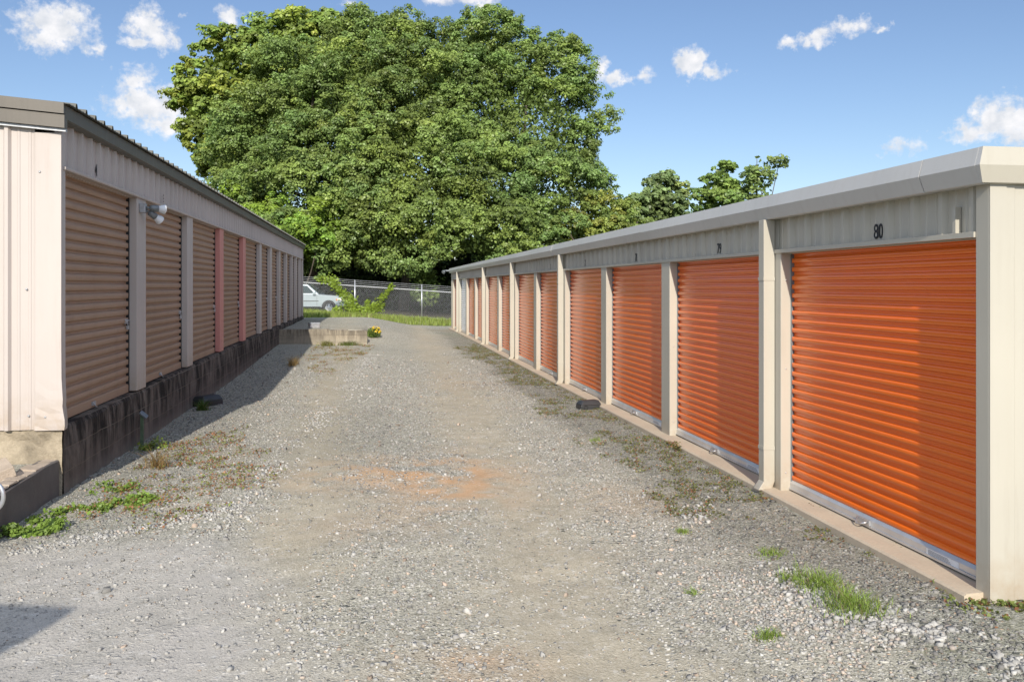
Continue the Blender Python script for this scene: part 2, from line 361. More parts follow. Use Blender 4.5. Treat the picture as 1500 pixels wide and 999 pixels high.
def ground_mat():
    m,t,b=newmat('gravel_ground'); p=t.pos()
    wob=t.n.new('ShaderNodeVectorMath'); wob.operation='ADD'; t.set(wob.inputs[0],p)
    t.set(wob.inputs[1],t.scale(t.noise(p,25,2,out=1),.02,.02,.0))
    def vor(sc,feature='F1'):
        n=t.n.new('ShaderNodeTexVoronoi'); n.feature=feature; t.set(n.inputs['Vector'],wob.outputs[0]); n.inputs['Scale'].default_value=sc; return n
    v1=vor(95); v2=vor(42); v3=vor(20)
    def hue(v): 
        s=t.n.new('ShaderNodeSeparateColor'); t.l.new(v.outputs['Color'],s.inputs[0]); return s.outputs
    c1=hue(v1); c2=hue(v2); c3=hue(v3)
    A={k:t.attr(k) for k in ('asph','dirt','clay','dark','moss','red','grass','canopy_shade')}
    n_mid=t.noise(p,1.7,6,.6); n_big=t.noise(p,.35,4,.6); n_f=t.noise(p,130,3,.7)
    pal=((0,(.07,.075,.07)),(.16,(.24,.24,.22)),(.5,(.43,.42,.375)),(.8,(.58,.56,.51)),(1,(.78,.75,.69)))
    s1=t.ramp(c1[0],*pal); s2=t.ramp(c2[0],*pal); s3=t.ramp(c3[1],*pal)
    pink=(.60,.43,.31)
    s2=t.mix(t.mr(c2[1],.90,.93),s2,pink)
    fines=t.mix(t.mr(n_mid,.3,.7),(.40,.355,.27),(.51,.455,.355))
    fines=t.mix(t.mr(n_f,.35,.7,0,.6),fines,(.30,.265,.22))
    # stones over fines
    cov2=t.math('GREATER_THAN',c2[2],t.math('ADD',t.math('MULTIPLY',A['dirt'],.50),.36))
    cov3=t.math('GREATER_THAN',c3[2],t.math('ADD',t.math('MULTIPLY',A['dirt'],.25),.80))
    edge2=t.mr(v2.outputs['Distance'],.33,.48,1,0); edge3=t.mr(v3.outputs['Distance'],.30,.42,1,0)
    base=t.mix(t.math('ADD',t.math('MULTIPLY',A['dirt'],.55),.25),s1,fines)
    base=t.mix(t.math('MULTIPLY',t.math('SUBTRACT',1.,A['dirt']),.55),base,t.mix(1.,base,(.74,.765,.76),'MULTIPLY'))
    m2=t.math('MULTIPLY',cov2,edge2); m3=t.math('MULTIPLY',cov3,edge3)
    c=t.mix(m2,base,s2); c=t.mix(m3,c,s3)
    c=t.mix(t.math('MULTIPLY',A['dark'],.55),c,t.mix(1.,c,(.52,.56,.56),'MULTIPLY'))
    c=t.mix(t.mr(n_big,.35,.7,0,.35),c,t.mix(1.,c,(.82,.86,.88),'MULTIPLY'))
    c=t.mix(1.,c,(1.03,1.0,.925),'MULTIPLY')
    c=t.mix(t.math('MULTIPLY',A['clay'],.95),c,t.mix(t.mr(n_f,.3,.7),(.50,.30,.16),(.60,.39,.225)))
    # fine worn surface at the near left
    af=t.mix(t.mr(t.noise(p,160,3,.75),.3,.72),(.27,.252,.222),(.56,.525,.465))
    af=t.mix(t.math('MULTIPLY',t.math('GREATER_THAN',c1[1],.90),.55),af,(.16,.155,.15))
    af=t.mix(t.mr(n_mid,.4,.75,0,.3),af,(.50,.46,.41))
    c=t.mix(A['asph'],c,af)
    mossf=t.math('MULTIPLY',A['moss'],t.mr(t.noise(p,26,4,.7),.42,.58))
    c=t.mix(t.math('MULTIPLY',mossf,.5),c,t.mix(t.mr(n_f,.3,.7),(.11,.115,.045),(.22,.205,.09)))
    redf=t.math('MULTIPLY',A['red'],t.mr(t.noise(p,22,4,.7),.44,.6))
    c=t.mix(t.math('MULTIPLY',redf,.45),c,t.mix(t.mr(t.noise(p,9,3),.4,.6),(.34,.19,.11),(.24,.23,.09)))
    # coarse mottling that still reads far down the drive
    c=t.mix(t.mr(t.noise(p,6.5,5,.75),.48,.66,0,.5),c,t.mix(1.,c,(.66,.68,.68),'MULTIPLY'))
    c=t.mix(t.mr(t.noise(p,11,4,.8),.56,.70,0,.5),c,(.70,.68,.64))
    c=t.mix(A['grass'],c,t.mix(t.mr(t.noise(p,14,4),.3,.7),(.10,.14,.03),(.20,.22,.06)))
    c=t.mix(A['canopy_shade'],c,t.mix(n_mid,(.05,.04,.025),(.09,.075,.05)))
    t.set(b.inputs['Base Color'],c); b.inputs['Roughness'].default_value=.93; b.inputs['Specular IOR Level'].default_value=.15
    t.BS=.7
    h=t.math('ADD',t.math('MULTIPLY',m2,t.mr(v2.outputs['Distance'],0,.5,1,.3)),t.math('MULTIPLY',m3,t.mr(v3.outputs['Distance'],0,.45,1.8,.6)))
    h=t.math('ADD',h,t.math('MULTIPLY',t.mr(v1.outputs['Distance'],0,.6,1,0),.45)); h=t.math('ADD',h,t.math('MULTIPLY',n_f,.35))
    h=t.math('MULTIPLY',h,t.math('SUBTRACT',1.,t.math('MULTIPLY',A['asph'],.6)))
    t.set(b.inputs['Normal'],t.bump(h,.7,.012))
    return m
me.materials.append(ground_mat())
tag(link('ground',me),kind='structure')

# loose crushed stone lying on the drive
def make_stones(name,px_,py_,size,col):
    n=len(px_); base=np.array([[-1,-1,-1],[1,-1,-1],[1,1,-1],[-1,1,-1],[-1,-1,1],[1,-1,1],[1,1,1],[-1,1,1]],float)*np.array([.5,.5,.34])
    V=base[None]+rng.normal(0,.16,(n,8,3)); V[:,4:,:2]*=.72
    a=rng.uniform(0,2*PI,n); ca,sa=np.cos(a),np.sin(a)
    el=rng.uniform(.65,1.5,n)
    x=V[:,:,0]*el[:,None]; y=V[:,:,1]; 
    tl=rng.normal(0,.25,n)
    z=V[:,:,2]+x*tl[:,None]
    Vx=x*ca[:,None]-y*sa[:,None]; Vy=x*sa[:,None]+y*ca[:,None]
    P=np.stack([Vx,Vy,z],-1)*size[:,None,None]
    P[:,:,0]+=px_[:,None]; P[:,:,1]+=py_[:,None]; P[:,:,2]+=(ground_z(px_,py_)+size*.16)[:,None]
    f=np.array([[0,3,2,1],[4,5,6,7],[0,1,5,4],[1,2,6,5],[2,3,7,6],[3,0,4,7]])
    me=bpy.data.meshes.new(name); me.vertices.add(n*8); me.vertices.foreach_set('co',P.astype(np.float32).ravel())
    fi=(f[None]+8*np.arange(n)[:,None,None]).reshape(-1,4)
    me.loops.add(fi.size); me.loops.foreach_set('vertex_index',fi.astype(np.int32).ravel())
    me.polygons.add(len(fi)); me.polygons.foreach_set('loop_start',np.arange(0,fi.size,4,dtype=np.int32)); me.update(calc_edges=True)
    at_=me.attributes.new('col','FLOAT_COLOR','FACE')
    at_.data.foreach_set('color',np.repeat(np.concatenate([col,np.ones((n,1))],1),6,axis=0).astype(np.float32).ravel())
    me.materials.append(M['stone'])
    return tag(link(name,me),kind='stuff')
def stone_cols(n,warm=.1):
    v=rng.beta(2.2,3.0,n)*.40+.15
    c=np.stack([v*1.04,v*1.0,v*.92],1)
    w=rng.random(n)<warm; c[w]=np.stack([v[w]*1.18,v[w]*.94,v[w]*.74],1)
    return np.clip(c,.03,.75)
n=130000                                   # loose stone over the drive
yy=2.6+rng.random(n)**1.7*25; xx=rng.uniform(-3.0,3.5,n)
mk=masks(xx,yy); keep=rng.random(n)<np.clip(.85-.75*mk['dirt']-.72*mk['asph']-.3*mk['clay']+.5*mk['dark'],.04,1)*(.35+1.1*fbm(xx*1.6,yy*1.6,123))
xx,yy=xx[keep],yy[keep]
kf=rng.random(len(xx))<sst(28,14,yy); xx,yy=xx[kf],yy[kf]
sz=np.clip(rng.lognormal(-4.62,.40,len(xx)),.005,.036)*np.interp(yy,[3,12,20,28],[1,1.2,1.5,1.8])
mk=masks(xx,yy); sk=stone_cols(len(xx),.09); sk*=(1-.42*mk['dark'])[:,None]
make_stones('loose_gravel',xx,yy,sz,sk)
def ridge(pts,width,n,smin,smax,warm):
    P=np.array([(gp(a,b).x,gp(a,b).y) for a,b in pts]); seg=np.hypot(*np.diff(P,axis=0).T); cum=np.concatenate([[0],np.cumsum(seg)])
    s=rng.uniform(0,cum[-1],n); x=np.interp(s,cum,P[:,0])+rng.normal(0,width,n); y=np.interp(s,cum,P[:,1])+rng.normal(0,width,n)
    k=fbm(x*1.5,y*1.5,55)>.42; x,y=x[k],y[k]
    c=stone_cols(len(x),warm); c=c*.75+.13*np.array([1,.985,.92])
    return x,y,rng.uniform(smin,smax,len(x)),np.clip(c,0,.74)
parts=[ridge([(322,772),(360,730),(395,690),(440,640),(500,575),(545,520)],.13,1700,.010,.032,.06),
       ridge([(1190,870),(1260,905),(1330,930),(1400,950),(1500,985),(1600,1020)],.12,1300,.010,.034,.04),
       ridge([(980,722),(1040,770),(1130,830),(1200,880)],.10,500,.010,.03,.12),
       ridge([(20,792),(120,775),(240,760),(330,745)],.06,420,.010,.028,.05),
       ridge([(380,850),(440,930),(480,1000)],.18,300,.008,.024,.1),
       ridge([(1060,850),(1180,920),(1320,990)],.25,900,.008,.022,.5)]
make_stones('stone_windrow',*[np.concatenate([p[i] for p in parts]) for i in range(4)])

# ------------------------------------------------------------------ sheet-metal profiles
def rpanel(L,p=.305,h=.032,phase=0.):
    """ribbed panel profile: list of (s, offset)"""
    out=[(0,0.)]; k=math.floor((0-phase)/p)-1
    while True:
        c=phase+k*p
        if c-.06>L: break
        pts=[(c-.036,0),(c-.016,h),(c+.016,h),(c+.036,0)]
        for q in (.102,.203): pts+=[(c+q-.016,0),(c+q-.008,.005),(c+q+.008,.005),(c+q+.016,0)]
        for s,o in pts:
            if 0<s<L: out.append((s,o))
        k+=1
    out.append((L,0.)); return out
def curtain(H,p,h,rise=.16,duty=.5,n=5):
    """roll-up curtain profile: (z, offset); rounded ridges and flat valleys"""
    out=[]; z=0.
    while z<H:
        a=duty/2
        for i in range(n+1):
            u=i/n; q=u*u*(3-2*u); out.append((z+p*(rise*u),h*q))
        for i in range(n+1):
            u=i/n; q=1-u*u*(3-2*u); out.append((z+p*(duty+rise*u),h*q))
        z+=p
    out=[(zz,o) for zz,o in out if zz<=H]; out.append((H,out[-1][1])); return out

def text_mesh(s,name,mat,h,cond=.8):
    cu=bpy.data.curves.new(name,'FONT'); cu.body=s; cu.size=h/.72; cu.extrude=.0015; cu.align_x='CENTER'; cu.offset=.0005
    o=bpy.data.objects.new(name,cu); COL.objects.link(o); bpy.context.view_layer.update()
    me=bpy.data.meshes.new_from_object(o.evaluated_get(bpy.context.evaluated_depsgraph_get()))
    bpy.data.objects.remove(o); me.transform(Matrix.Diagonal((cond,1,1,1))); me.materials.clear(); me.materials.append(mat); me.name=name
    return me

# ------------------------------------------------------------------ right building (orange doors)
XD,XF,XO=3.767,3.642,3.53
R=thing('storage_building','long cream metal storage building with orange roll up doors and pale eave trim','building',(0,0,0))
Y0,Y1=4.81,42.0; XB=9.9; PITCH=3.05; HB=2.15
def dz(y): return float(slab_z(y))
mb=MB()                                      # concrete floor slab and sill, following the fall of the site
ys=[4.86,8,14,20,30,36,Y1+.05]
rows=[[(x,y,dz(y)+o) for x,o in ((3.515,-.35),(3.515,-.018),(3.53,-.004),(3.60,0),(XB,0),(XB,-.35))] for y in ys]
mb.grid(rows); mb.add([rows[0][i] for i in range(6)],[(5,4,3,2,1,0)]); mb.add(rows[-1],[(0,1,2,3,4,5)])
mb.build('slab',M['slab'],R)
NB=12; doors=[]
for k in range(NB):
    yf=7.56+PITCH*k; yn=yf-2.73
    if k==0: yn=4.93
    H=HB-dz((yn+yf)/2)-.09
    pr=curtain(H,.0785,.022,.10,.54)
    z0=dz((yn+yf)/2)+.09
    mb=MB(); mb.grid([[(XD-o,y,z0+z) for z,o in pr] for y in (yn-.05,yf+.04)],True)
    white=(k==10)
    nm='roll_up_door'
    d=mb.build(nm,M['white_door'] if white else M['orange'],R); d['seed']=k
    if white: d['label']='white roll up door'
    r=MB()                                    # bottom bar
    r.prism_y([(XD-.035,z0-.075),(XD-.035,z0-.02),(XD-.022,z0+.004),(XD+.01,z0+.004),(XD+.01,z0-.075)],yn-.05,yf+.0)
    r.box(XD-.045,XD-.037,yn-.05,yf,z0-.078,z0-.062)
    rb=r.build('bottom_rail',M['rail'],d)
    g=MB(); g.box(XD-.03,XD+.01,yn-.05,yf,z0-.088,z0-.079); g.build('weather_strip',M['rubber'],rb)
    ym=(yn+yf)/2+.08
    if k<5:
        l=MB(); l.box(XD-.052,XD-.036,ym-.09,ym+.09,z0-.060,z0-.022)
        l.tube([(XD-.055,ym-.07,z0-.035),(XD-.085,ym-.07,z0-.04),(XD-.09,ym-.03,z0-.055),(XD-.085,ym+.04,z0-.07),(XD-.055,ym+.07,z0-.03)],.007,8)
        l.build('lift_handle',M['galv'],rb)
    if k<3:
        s=MB(); s.box(XD-.0372,XD-.0355,yn+.28,yn+.62,z0-.062,z0-.024); st=s.build('label_sticker',M['sticker'],rb)
        s=MB()
        for q in range(4): s.box(XD-.0385,XD-.0368,yn+.36+.01*q,yn+.60,z0-.058+.008*q,z0-.0555+.008*q)
        s.build('printed_lines',M['ink'],st)
    # side guide (dark gap line)
    gd=MB(); gd.box(XD-.03,XD+.02,yf-.012,yf+.0,z0-.09,HB); gd.build('door_guide',M['steelgrey'],R)
    if k<NB:
        p=MB(); zt=HB+.02; zb=dz(yf)-.045
        p.prism_x([(yf,zb),(yf+.32,zb),(yf+.32,zt),(yf,zt)],XF,XD+.06)
        p.build('door_pillar',M['cream'],R,.006)
# corner post
p=MB(); p.box(XF,XD+.05,Y0,4.93,-.05,2.50); p.build('corner_post',M['cream'],R,.006)
p=MB(); p.box(XF,XD+.05,Y1-.3,Y1,-.2,2.50); p.build('corner_post',M['cream'],R,.006)
# header siding
pr=rpanel(Y1-4.93,phase=6.05-.1525-4.93,h=.036)
mb=MB(); mb.grid([[(XF+.045-o,4.93+s,z) for s,o in pr] for z in (HB+.02,2.52)]); mb.build('header_panel',M['cream'],R)
mb=MB(); mb.prism_y([(XF-.012,HB-.002),(XF-.012,HB+.030),(XF-.006,HB+.032),(XF+.06,HB+.026),(XF+.06,HB-.002)],4.932,Y1-.3); mb.build('header_trim',M['cream'],R)
mb=MB(); mb.box(XF+.062,XD+.05,4.932,Y1-.3,HB-.01,HB+.03); mb.build('door_head',M['cream'],R)
# eave trim
prof=[(3.555,2.675),(3.525,2.565),(3.565,2.464),(3.575,2.458),(3.75,2.47),(3.75,2.66)]
mb=MB()
cuts=[4.78,5.32,11.4,17.5,23.6,29.7,35.8,Y1+.06]
for a,b_ in zip(cuts[:-1],cuts[1:]):
    e=random.uniform(-.004,.004)
    mb.prism_y([(x+e,z+e) for x,z in prof],a+(0.006 if a>5 else 0),b_)
mb.build('eave_trim',M['fascia'],R)
CR=[(3.555,4.745,2.675),(3.525,4.735,2.565),(3.565,4.765,2.464),(3.575,4.79,2.458),(3.75,4.86,2.47)]   # mitred corner
mb=MB(); mb.grid([CR,[(XB,y,z) for x,y,z in CR]]); mb.build('rake_trim',M['cream'],R)
mb=MB(); mb.grid([CR,[(x,4.78 if k<4 else 4.87,z) for k,(x,y,z) in enumerate(CR)]]); mb.build('corner_cap',M['fascia'],R)
# roof
mb=MB(); mb.grid([[(x,y,z) for x,z in ((3.556,2.673),(6.7,2.674),(XB+.1,2.67))] for y in (4.747,Y1+.05)]); mb.build('roof',M['fascia'],R)
# near end wall
pr=rpanel(XB-3.9,phase=.30,h=.03)
mb=MB(); mb.grid([[(3.9+s,4.845-o,z) for s,o in pr] for z in (-.03,2.50)]); mb.build('end_wall',M['cream'],R)
mb=MB(); mb.box(3.642,3.752,4.800,4.809,-.05,2.46); mb.box(3.752,3.9,4.818,4.83,-.04,2.46); mb.box(3.745,3.757,4.806,4.82,-.045,2.46); mb.build('corner_trim',M['cream'],R)
for z in (.14,1.05,1.75,2.3):
    mb=MB(); mb.disc_lathe((3.80,4.817,z),(0,-1,0),[(.008,0),(.008,.004),(.004,.006)],8); mb.build('screw',M['galv'],R)
for k in range(4):
    for z in (.16,1.1,1.9):
        mb=MB(); yf=7.56+PITCH*k; mb.disc_lathe((XF+.05,yf+.0,z),(0,-1,0),[(.007,-.001),(.007,.004),(.004,.006)],8); mb.build('screw',M['galv'],R)
mb=MB(); mb.box(XB-.1,XB,4.86,Y1,-.05,2.6); mb.build('back_wall',M['cream'],R)
pr=rpanel(XB-3.65,phase=.2)
mb=MB(); mb.grid([[(3.65+s,Y1+o,z) for s,o in pr] for z in (-.2,2.6)]); mb.build('end_wall',M['cream'],R)
mb=MB(); mb.box(3.95,XB-.12,4.9,Y1-.1,2.2,2.25); mb.build('ceiling_sheet',M['galv'],R)
# downspouts at the lit near face of their pillars
def downspout(yc):
    m=MB(); a=.055; x0,x1=3.53,3.637; zb=dz(yc)+.06
    m.box(x0,x1,yc-a,yc+a,zb,2.456)
    m.add([(x0-.05,yc-a,zb-.075),(x1-.03,yc-a,zb-.075),(x1-.03,yc+a,zb-.075),(x0-.05,yc+a,zb-.075),(x0,yc-a,zb),(x1,yc-a,zb),(x1,yc+a,zb),(x0,yc+a,zb)],[(0,1,5,4),(1,2,6,5),(2,3,7,6),(3,0,4,7)])
    o=m.build('downspout',M['cream'],R,.004)
    for z in (1.9,.35): s=MB(); s.box(x0-.004,x1,yc-a-.004,yc+a+.004,z,z+.03); s.build('strap',M['cream'],o)
for k in (0,3,5,7,10): downspout(7.56+PITCH*k+.165)
for k,s in enumerate(('80','79','78','77','76','75')):
    me=text_mesh(s,'unit_number',M['black_num'],.112,.80)
    yn=6.05+PITCH*k
    link('unit_number',me,R,(XF+.037,yn,2.20),(PI/2,0,-PI/2))
# small stub of flashing on header near the corner
mb=MB(); mb.box(XF+.0,XF+.04,5.12,5.15,HB+.034,HB+.2); mb.build('flashing_strip',M['cream'],R)

# ------------------------------------------------------------------ left building (tan doors)
LF,LD=-3.0,-3.125
L=thing('storage_building','faded pinkish metal storage building with tan roll up doors on a stained block base','building',(0,0,0))
def lz(y): return float(np.interp(y,[9,12,21,31,40],[.48,.50,.565,.58,.56]))
LY0,LY1=9.17,39.35; XBL=-9.2; LH=2.985
pe=[12.46,15.58,18.68,21.84,24.9,27.36,29.85,32.1,34.3,36.06,37.9,39.27]     # far edges of the pillars
pw=[.46,.45,.44,.44,.42,.42,.40,.40,.38,.36,.36,.34]
def low_pts(): return None
yn=9.31
for k,(ye,w) in enumerate(zip(pe,pw)):
    ys_=ye-w; zb=lz((yn+ys_)/2)+.03
    pr=curtain(LH+.05-zb,.106,.028,.11,.66,4)
    mb=MB(); mb.grid([[(LD+o,y,zb+z) for z,o in pr] for y in (yn-.06,ys_-.015)],True)
    d=mb.build('roll_up_door',M['tan_door'],L)
    r=MB(); r.box(LD-.01,LD+.03,yn-.04,ys_-.02,zb-.025,zb+.055); rb=r.build('bottom_rail',M['tan_door'],d)
    if k<2:
        r=MB(); ym=yn+(ys_-yn)*.45; r.box(LD+.031,LD+.045,ym-.06,ym+.06,zb+.0,zb+.04); r.tube([(LD+.045,ym-.04,zb+.03),(LD+.07,ym-.03,zb-.01),(LD+.06,ym+.05,zb-.03)],.008,6); r.build('lift_handle',M['dullgalv'],rb)
    if k<8:                                   # slide latch with padlock at the far jamb
        r=MB(); yl=ys_-.14; zl=zb+.88
        r.box(LD+.022,LD+.034,yl-.05,yl+.07,zl-.03,zl+.03); r.tube([(LD+.04,yl-.06,zl+.01),(LD+.04,yl+.12,zl+.01)],.01,8)
        lt=r.build('slide_latch',M['galv'],d)
        r=MB(); r.box(LD+.04,LD+.062,yl-.022,yl+.022,zl-.10,zl-.05); r.tube([(LD+.051,yl-.014,zl-.05),(LD+.051,yl-.014,zl-.01),(LD+.051,yl+.014,zl-.01),(LD+.051,yl+.014,zl-.05)],.005,6)
        r.build('padlock',M['dullgalv'],lt)
    gd=MB(); gd.box(LD-.03,LD+.035,ys_-.03,ys_-.002,zb-.02,LH); gd.build('door_guide',M['rubber'],L)
    p=MB(); zb2=lz(ye)-.0; red=k in (2,3)
    p.box(LD-.05,LF,ys_,ye,zb2,LH+.012)
    o=p.build('door_pillar',M['red_pillar'] if red else M['pinkish'],L,.006)
    if red: o['label']='faded red pillar'
    yn=ye
p=MB(); p.box(LD-.05,LF,LY0+.006,9.31,.45,LH+.012); p.build('corner_jamb',M['pinkish'],L,.004)
pr=rpanel(LY1-LY0,phase=.10,h=.042)
mb=MB(); mb.grid([[(LF-.048+o,LY0+s,z) for s,o in pr] for z in (LH+.03,3.5)]); mb.build('header_panel',M['pinkish'],L)
mb=MB(); mb.prism_y([(LF+.03,LH+.012),(LF+.03,LH+.028),(LF-.06,LH+.04),(LF-.06,LH+.0),(LF+.024,LH+.0)],9.24,LY1); mb.build('header_trim',M['pinkish'],L)
mb=MB(); mb.box(LD-.05,LF-.062,LY0+.1,LY1,LH-.01,LH+.04); mb.build('door_head',M['pinkish'],L)
# corner trim, kicked outwards at the foot
rows=[]
for z,b_ in ((.455,.030),(.50,.036),(.56,.034),(.62,.022),(.68,.012),(.75,.016),(.84,.010),(.95,.003),(1.3,0),(2.2,0),(3.33,0)):
    j=.005*math.sin(z*33) if z<.9 else 0
    rows.append([(LF+.004+b_*.6,LY0+.14,z),(LF+.006+b_+j,LY0+.05,z),(LF+.012+b_,LY0-.004-b_*.3,z),(LF-.10,LY0-.010+j*.6,z),(LF-.22,LY0-.006-j,z),(LF-.24,LY0+.004,z)])
mb=MB(); mb.grid(rows); mb.build('corner_trim',M['pinkish'],L)
pr=rpanel(5.95,phase=.245,h=.034)
mb=MB(); mb.grid([[(LF-.23-s,LY0+.006-o,z) for s,o in pr] for z in (.462,3.42)]); mb.build('end_wall',M['pinkish'],L)
for x,z in ((-3.28,.60),(-3.13,.585),(-3.30,1.82),(-3.18,2.95)):
    mb=MB(); mb.disc_lathe((x,LY0-.008,z),(0,-1,0),[(.011,0),(.011,.005),(.006,.009)],8); mb.build('screw',M['dullgalv'],L)
pr=rpanel(6.1,phase=.2)
mb=MB(); mb.grid([[(LF-s,LY1+o,z) for s,o in pr] for z in (.3,3.6)]); mb.build('end_wall',M['pinkish'],L)
mb=MB(); mb.box(XBL,XBL+.1,LY0,LY1,.3,3.5); mb.build('back_wall',M['pinkish'],L)
# eave: dark angle trim under ribbed roof sheet
mb=MB(); mb.prism_y([(-2.945,3.45),(-2.93,3.46),(-2.925,3.585),(-3.02,3.60),(-3.02,3.44)],9.10,LY1+.04); mb.build('eave_trim',M['eave'],L)
pr=rpanel(LY1+.08-9.06,phase=.2,h=.042)
mb=MB(); mb.grid([[(x,9.06+s,z+o) for s,o in pr] for x,z in ((-2.875,3.592),(-6.1,3.86),(XBL-.1,3.6))])
mb.grid([[(x,9.06+s,z+o) for s,o in pr] for x,z in ((-2.875,3.584),(-2.875,3.592))])
mb.build('roof',M['eave'],L)
# rake: two stepped dark bands rising towards the ridge
def rake(z0,z1,y0,nm,mat):
    m=MB(); r=.083
    pts=[(-2.93,0),(-6.1,3.17*r),(XBL-.1,0)]
    vs=[]
    for y in (y0,9.16):
        for x,dh in pts: vs+=[(x,y,z0+dh),(x,y,z1+dh)]
    m.add(vs,[(0,2,3,1),(2,4,5,3),(6,7,9,8),(8,9,11,10),(1,3,9,7),(3,5,11,9),(0,6,8,2),(2,8,10,4),(0,1,7,6),(4,10,11,5)])
    m.build(nm,mat,L)
rake(3.50,3.605,9.055,'rake_trim',M['bronze']); rake(3.365,3.492,9.075,'rake_trim',M['bronze']); rake(3.335,3.362,9.11,'rake_flashing',M['dullgalv'])
# block foundation with ledge
wob=lambda y: .012*math.sin(y*5.1)+.01*math.sin(y*13.7)
mb=MB(); ysf=list(np.linspace(9.235,LY1+.1,150))
rows=[[(-2.985+wob(y)*.8,y,-.5),(-2.985+wob(y+.4)*.8,y,.2),(-2.995+wob(y)*.9,y,lz(y)-.055+wob(y*2)*.6),(-3.02+wob(y*3)*.5,y,lz(y)-.012+wob(y)*.3),(-3.3,y,lz(y)-.004),(-3.3,y,-.5)] for y in ysf]
mb.grid(rows); mb.build('block_foundation',M['block_dark'],L)
mb=MB(); rr=[]
for z in np.linspace(-.3,.475,14):
    rr.append([(x,9.20+.02*(fbm(np.array([x*9]),np.array([z*9]),5)[0]-.5)*4*(1 if z>.3 else .35)-(.02 if z>.33 else 0)*0,z) for x in np.linspace(-2.99,-9.1,110)])
mb.grid(rr); mb.build('end_foundation',M['rough_conc'],L)
mb=MB(); mb.box(XBL,-3.25,9.25,LY1,-.4,.44); mb.build('floor_slab',M['rough_conc'],L)
me=text_mesh('4','unit_number',M['worn_num'],.135,.7); link('unit_number',me,L,(LF-.036,10.44,3.07),(PI/2,0,PI/2))
mb=MB()
for z in (3.07,3.115,3.16): mb.disc_lathe((LF-.004,13.48,z),(1,0,0),[(.012,0),(.012,.004)],8)
mb.build('unit_number',M['worn_num'],L)

# floodlight on the first pillar
FL=thing('floodlight','grey twin head floodlight with glass bulbs on the first pillar of the pinkish building','floodlight',(LF,12.16,2.86))
mb=MB(); mb.box(.002,.075,-.055,.055,-.06,.06); mb.build('junction_box',M['dullgalv'],FL,.008)
M['glass']=plain('frosted_glass_bulb',(.75,.77,.78),.08,var=.03)
for (a,d) in (((.075,-.015,.01),(.8,.45,-.05)),((.075,.015,-.02),(.55,.62,-.5))):
    dv=Vector(d).normalized(); p0=Vector(a)
    h=MB(); h.tube([p0,p0+dv*.05],.016,10); h.disc_lathe(p0+dv*.04,dv,[(.02,0),(.042,.02),(.045,.11),(.03,.125)],16); ho=h.build('lamp_holder',M['steelgrey'],FL)
    b_=MB(); b_.disc_lathe(p0+dv*.14,dv,[(.028,0),(.045,.03),(.062,.09),(.060,.105),(.03,.118)],18); b_.build('bulb',M['glass'],ho)
WL=thing('wall_lamp','small dark lamp at the far roof corner of the cream building','lamp',(3.50,Y1+.05,2.56))
mb=MB(); mb.box(-.10,.06,-.05,.05,-.02,.05); mb.tube([(-.1,0,.02),(-.17,0,.02)],.02); mb.build('bracket',M['steelgrey'],WL,.006)
mb=MB(); mb.disc_lathe((-.16,0,.0),(-.6,-.5,-.5),[(.03,0),(.07,.05),(.09,.12),(.085,.13)],14); mb.build('lamp_head',M['steelgrey'],WL)

# ------------------------------------------------------------------ low walls
LW=thing('low_wall','low grey concrete bed wall with crumbling cap beside the pinkish end wall','wall',(-3.02,6.6,-.5))
mb=MB(); rows=[]
for y in np.linspace(6.6,9.19,30):
    e=.006*math.sin(y*9); z1=.155+.012*math.sin(y*3)
    rows.append([(v[0]+3.02,y-6.6,v[1]+.5) for v in ((-3.02+e,-.5),(-3.02+e,z1-.01),(-3.03+e,z1),(-3.19-e,z1+.0),(-3.2-e,z1-.01),(-3.2,-.5))])
mb.grid(rows); mb.add(rows[0],[(0,1,2,3,4,5)]); mb.build('wall_face',M['low_wall'],LW)
mb=MB()
for i in range(13):
    y=.05+i*.2; w=random.uniform(.13,.19); h=random.uniform(.012,.04)
    mb.add([(-.012-random.random()*.02,y,.657),(-w,y,.657),(-w,y+.19,.657),(-.012,y+.19,.657),(-.016,y+.005,.657+h*.5),(-w+.02,y+.01,.657+h),(-w+.03,y+.18,.657+h*random.uniform(.6,1.2)),(-.02,y+.18,.657+h*.5)],[(0,3,2,1),(4,5,6,7),(0,1,5,4),(1,2,6,5),(2,3,7,6),(3,0,4,7)])
mb.build('cap',M['stone_top'],LW)
def chunk(loc,s,label,mat,rz):
    mb=MB(); o=[random.uniform(-.15,.15) for _ in range(24)]
    b=[(-1,-1,-1),(1,-1,-1),(1,1,-1),(-1,1,-1),(-1,-1,1),(1,-1,1),(1,1,1),(-1,1,1)]
    mb.add([tuple(b[i][j]*s[j]*(.86+o[i*3+j]) for j in range(3)) for i in range(8)],[(0,3,2,1),(4,5,6,7),(0,1,5,4),(1,2,6,5),(2,3,7,6),(3,0,4,7)])
    ob=mb.build('concrete_chunk',mat,None,.006); ob.location=loc; ob.rotation_euler=(.15,-.35,rz)
    return tag(ob,label,'rubble')
chunk((-3.32,8.45,.20),(.16,.20,.05),'tilted grey concrete chunk resting in the bed behind the low wall',M['stone_top'],.5)
# pale block wall across the drive
W=thing('retaining_wall','short pale block retaining wall between the drive and the upper gravel, half in shade','wall',(-1.6,29.4,0))
mb=MB()
def blk(x0,x1,z1):
    rows=[[(x,y,z) for x,y,z in ((xx,-.1+.004*math.sin(xx*30),-.3),(xx,-.1,z1-.012),(xx,-.088,z1),(xx,.09,z1),(xx,.1,-.3))] for xx in np.linspace(x0,x1,12)]
    mb.grid(rows); mb.add(rows[0],[(4,3,2,1,0)]); mb.add(rows[-1],[(0,1,2,3,4)])
blk(-1.39,.18,.455); blk(.182,.78,.425); blk(.782,1.40,.40)
mb.build('block_face',M['block_far'],W)

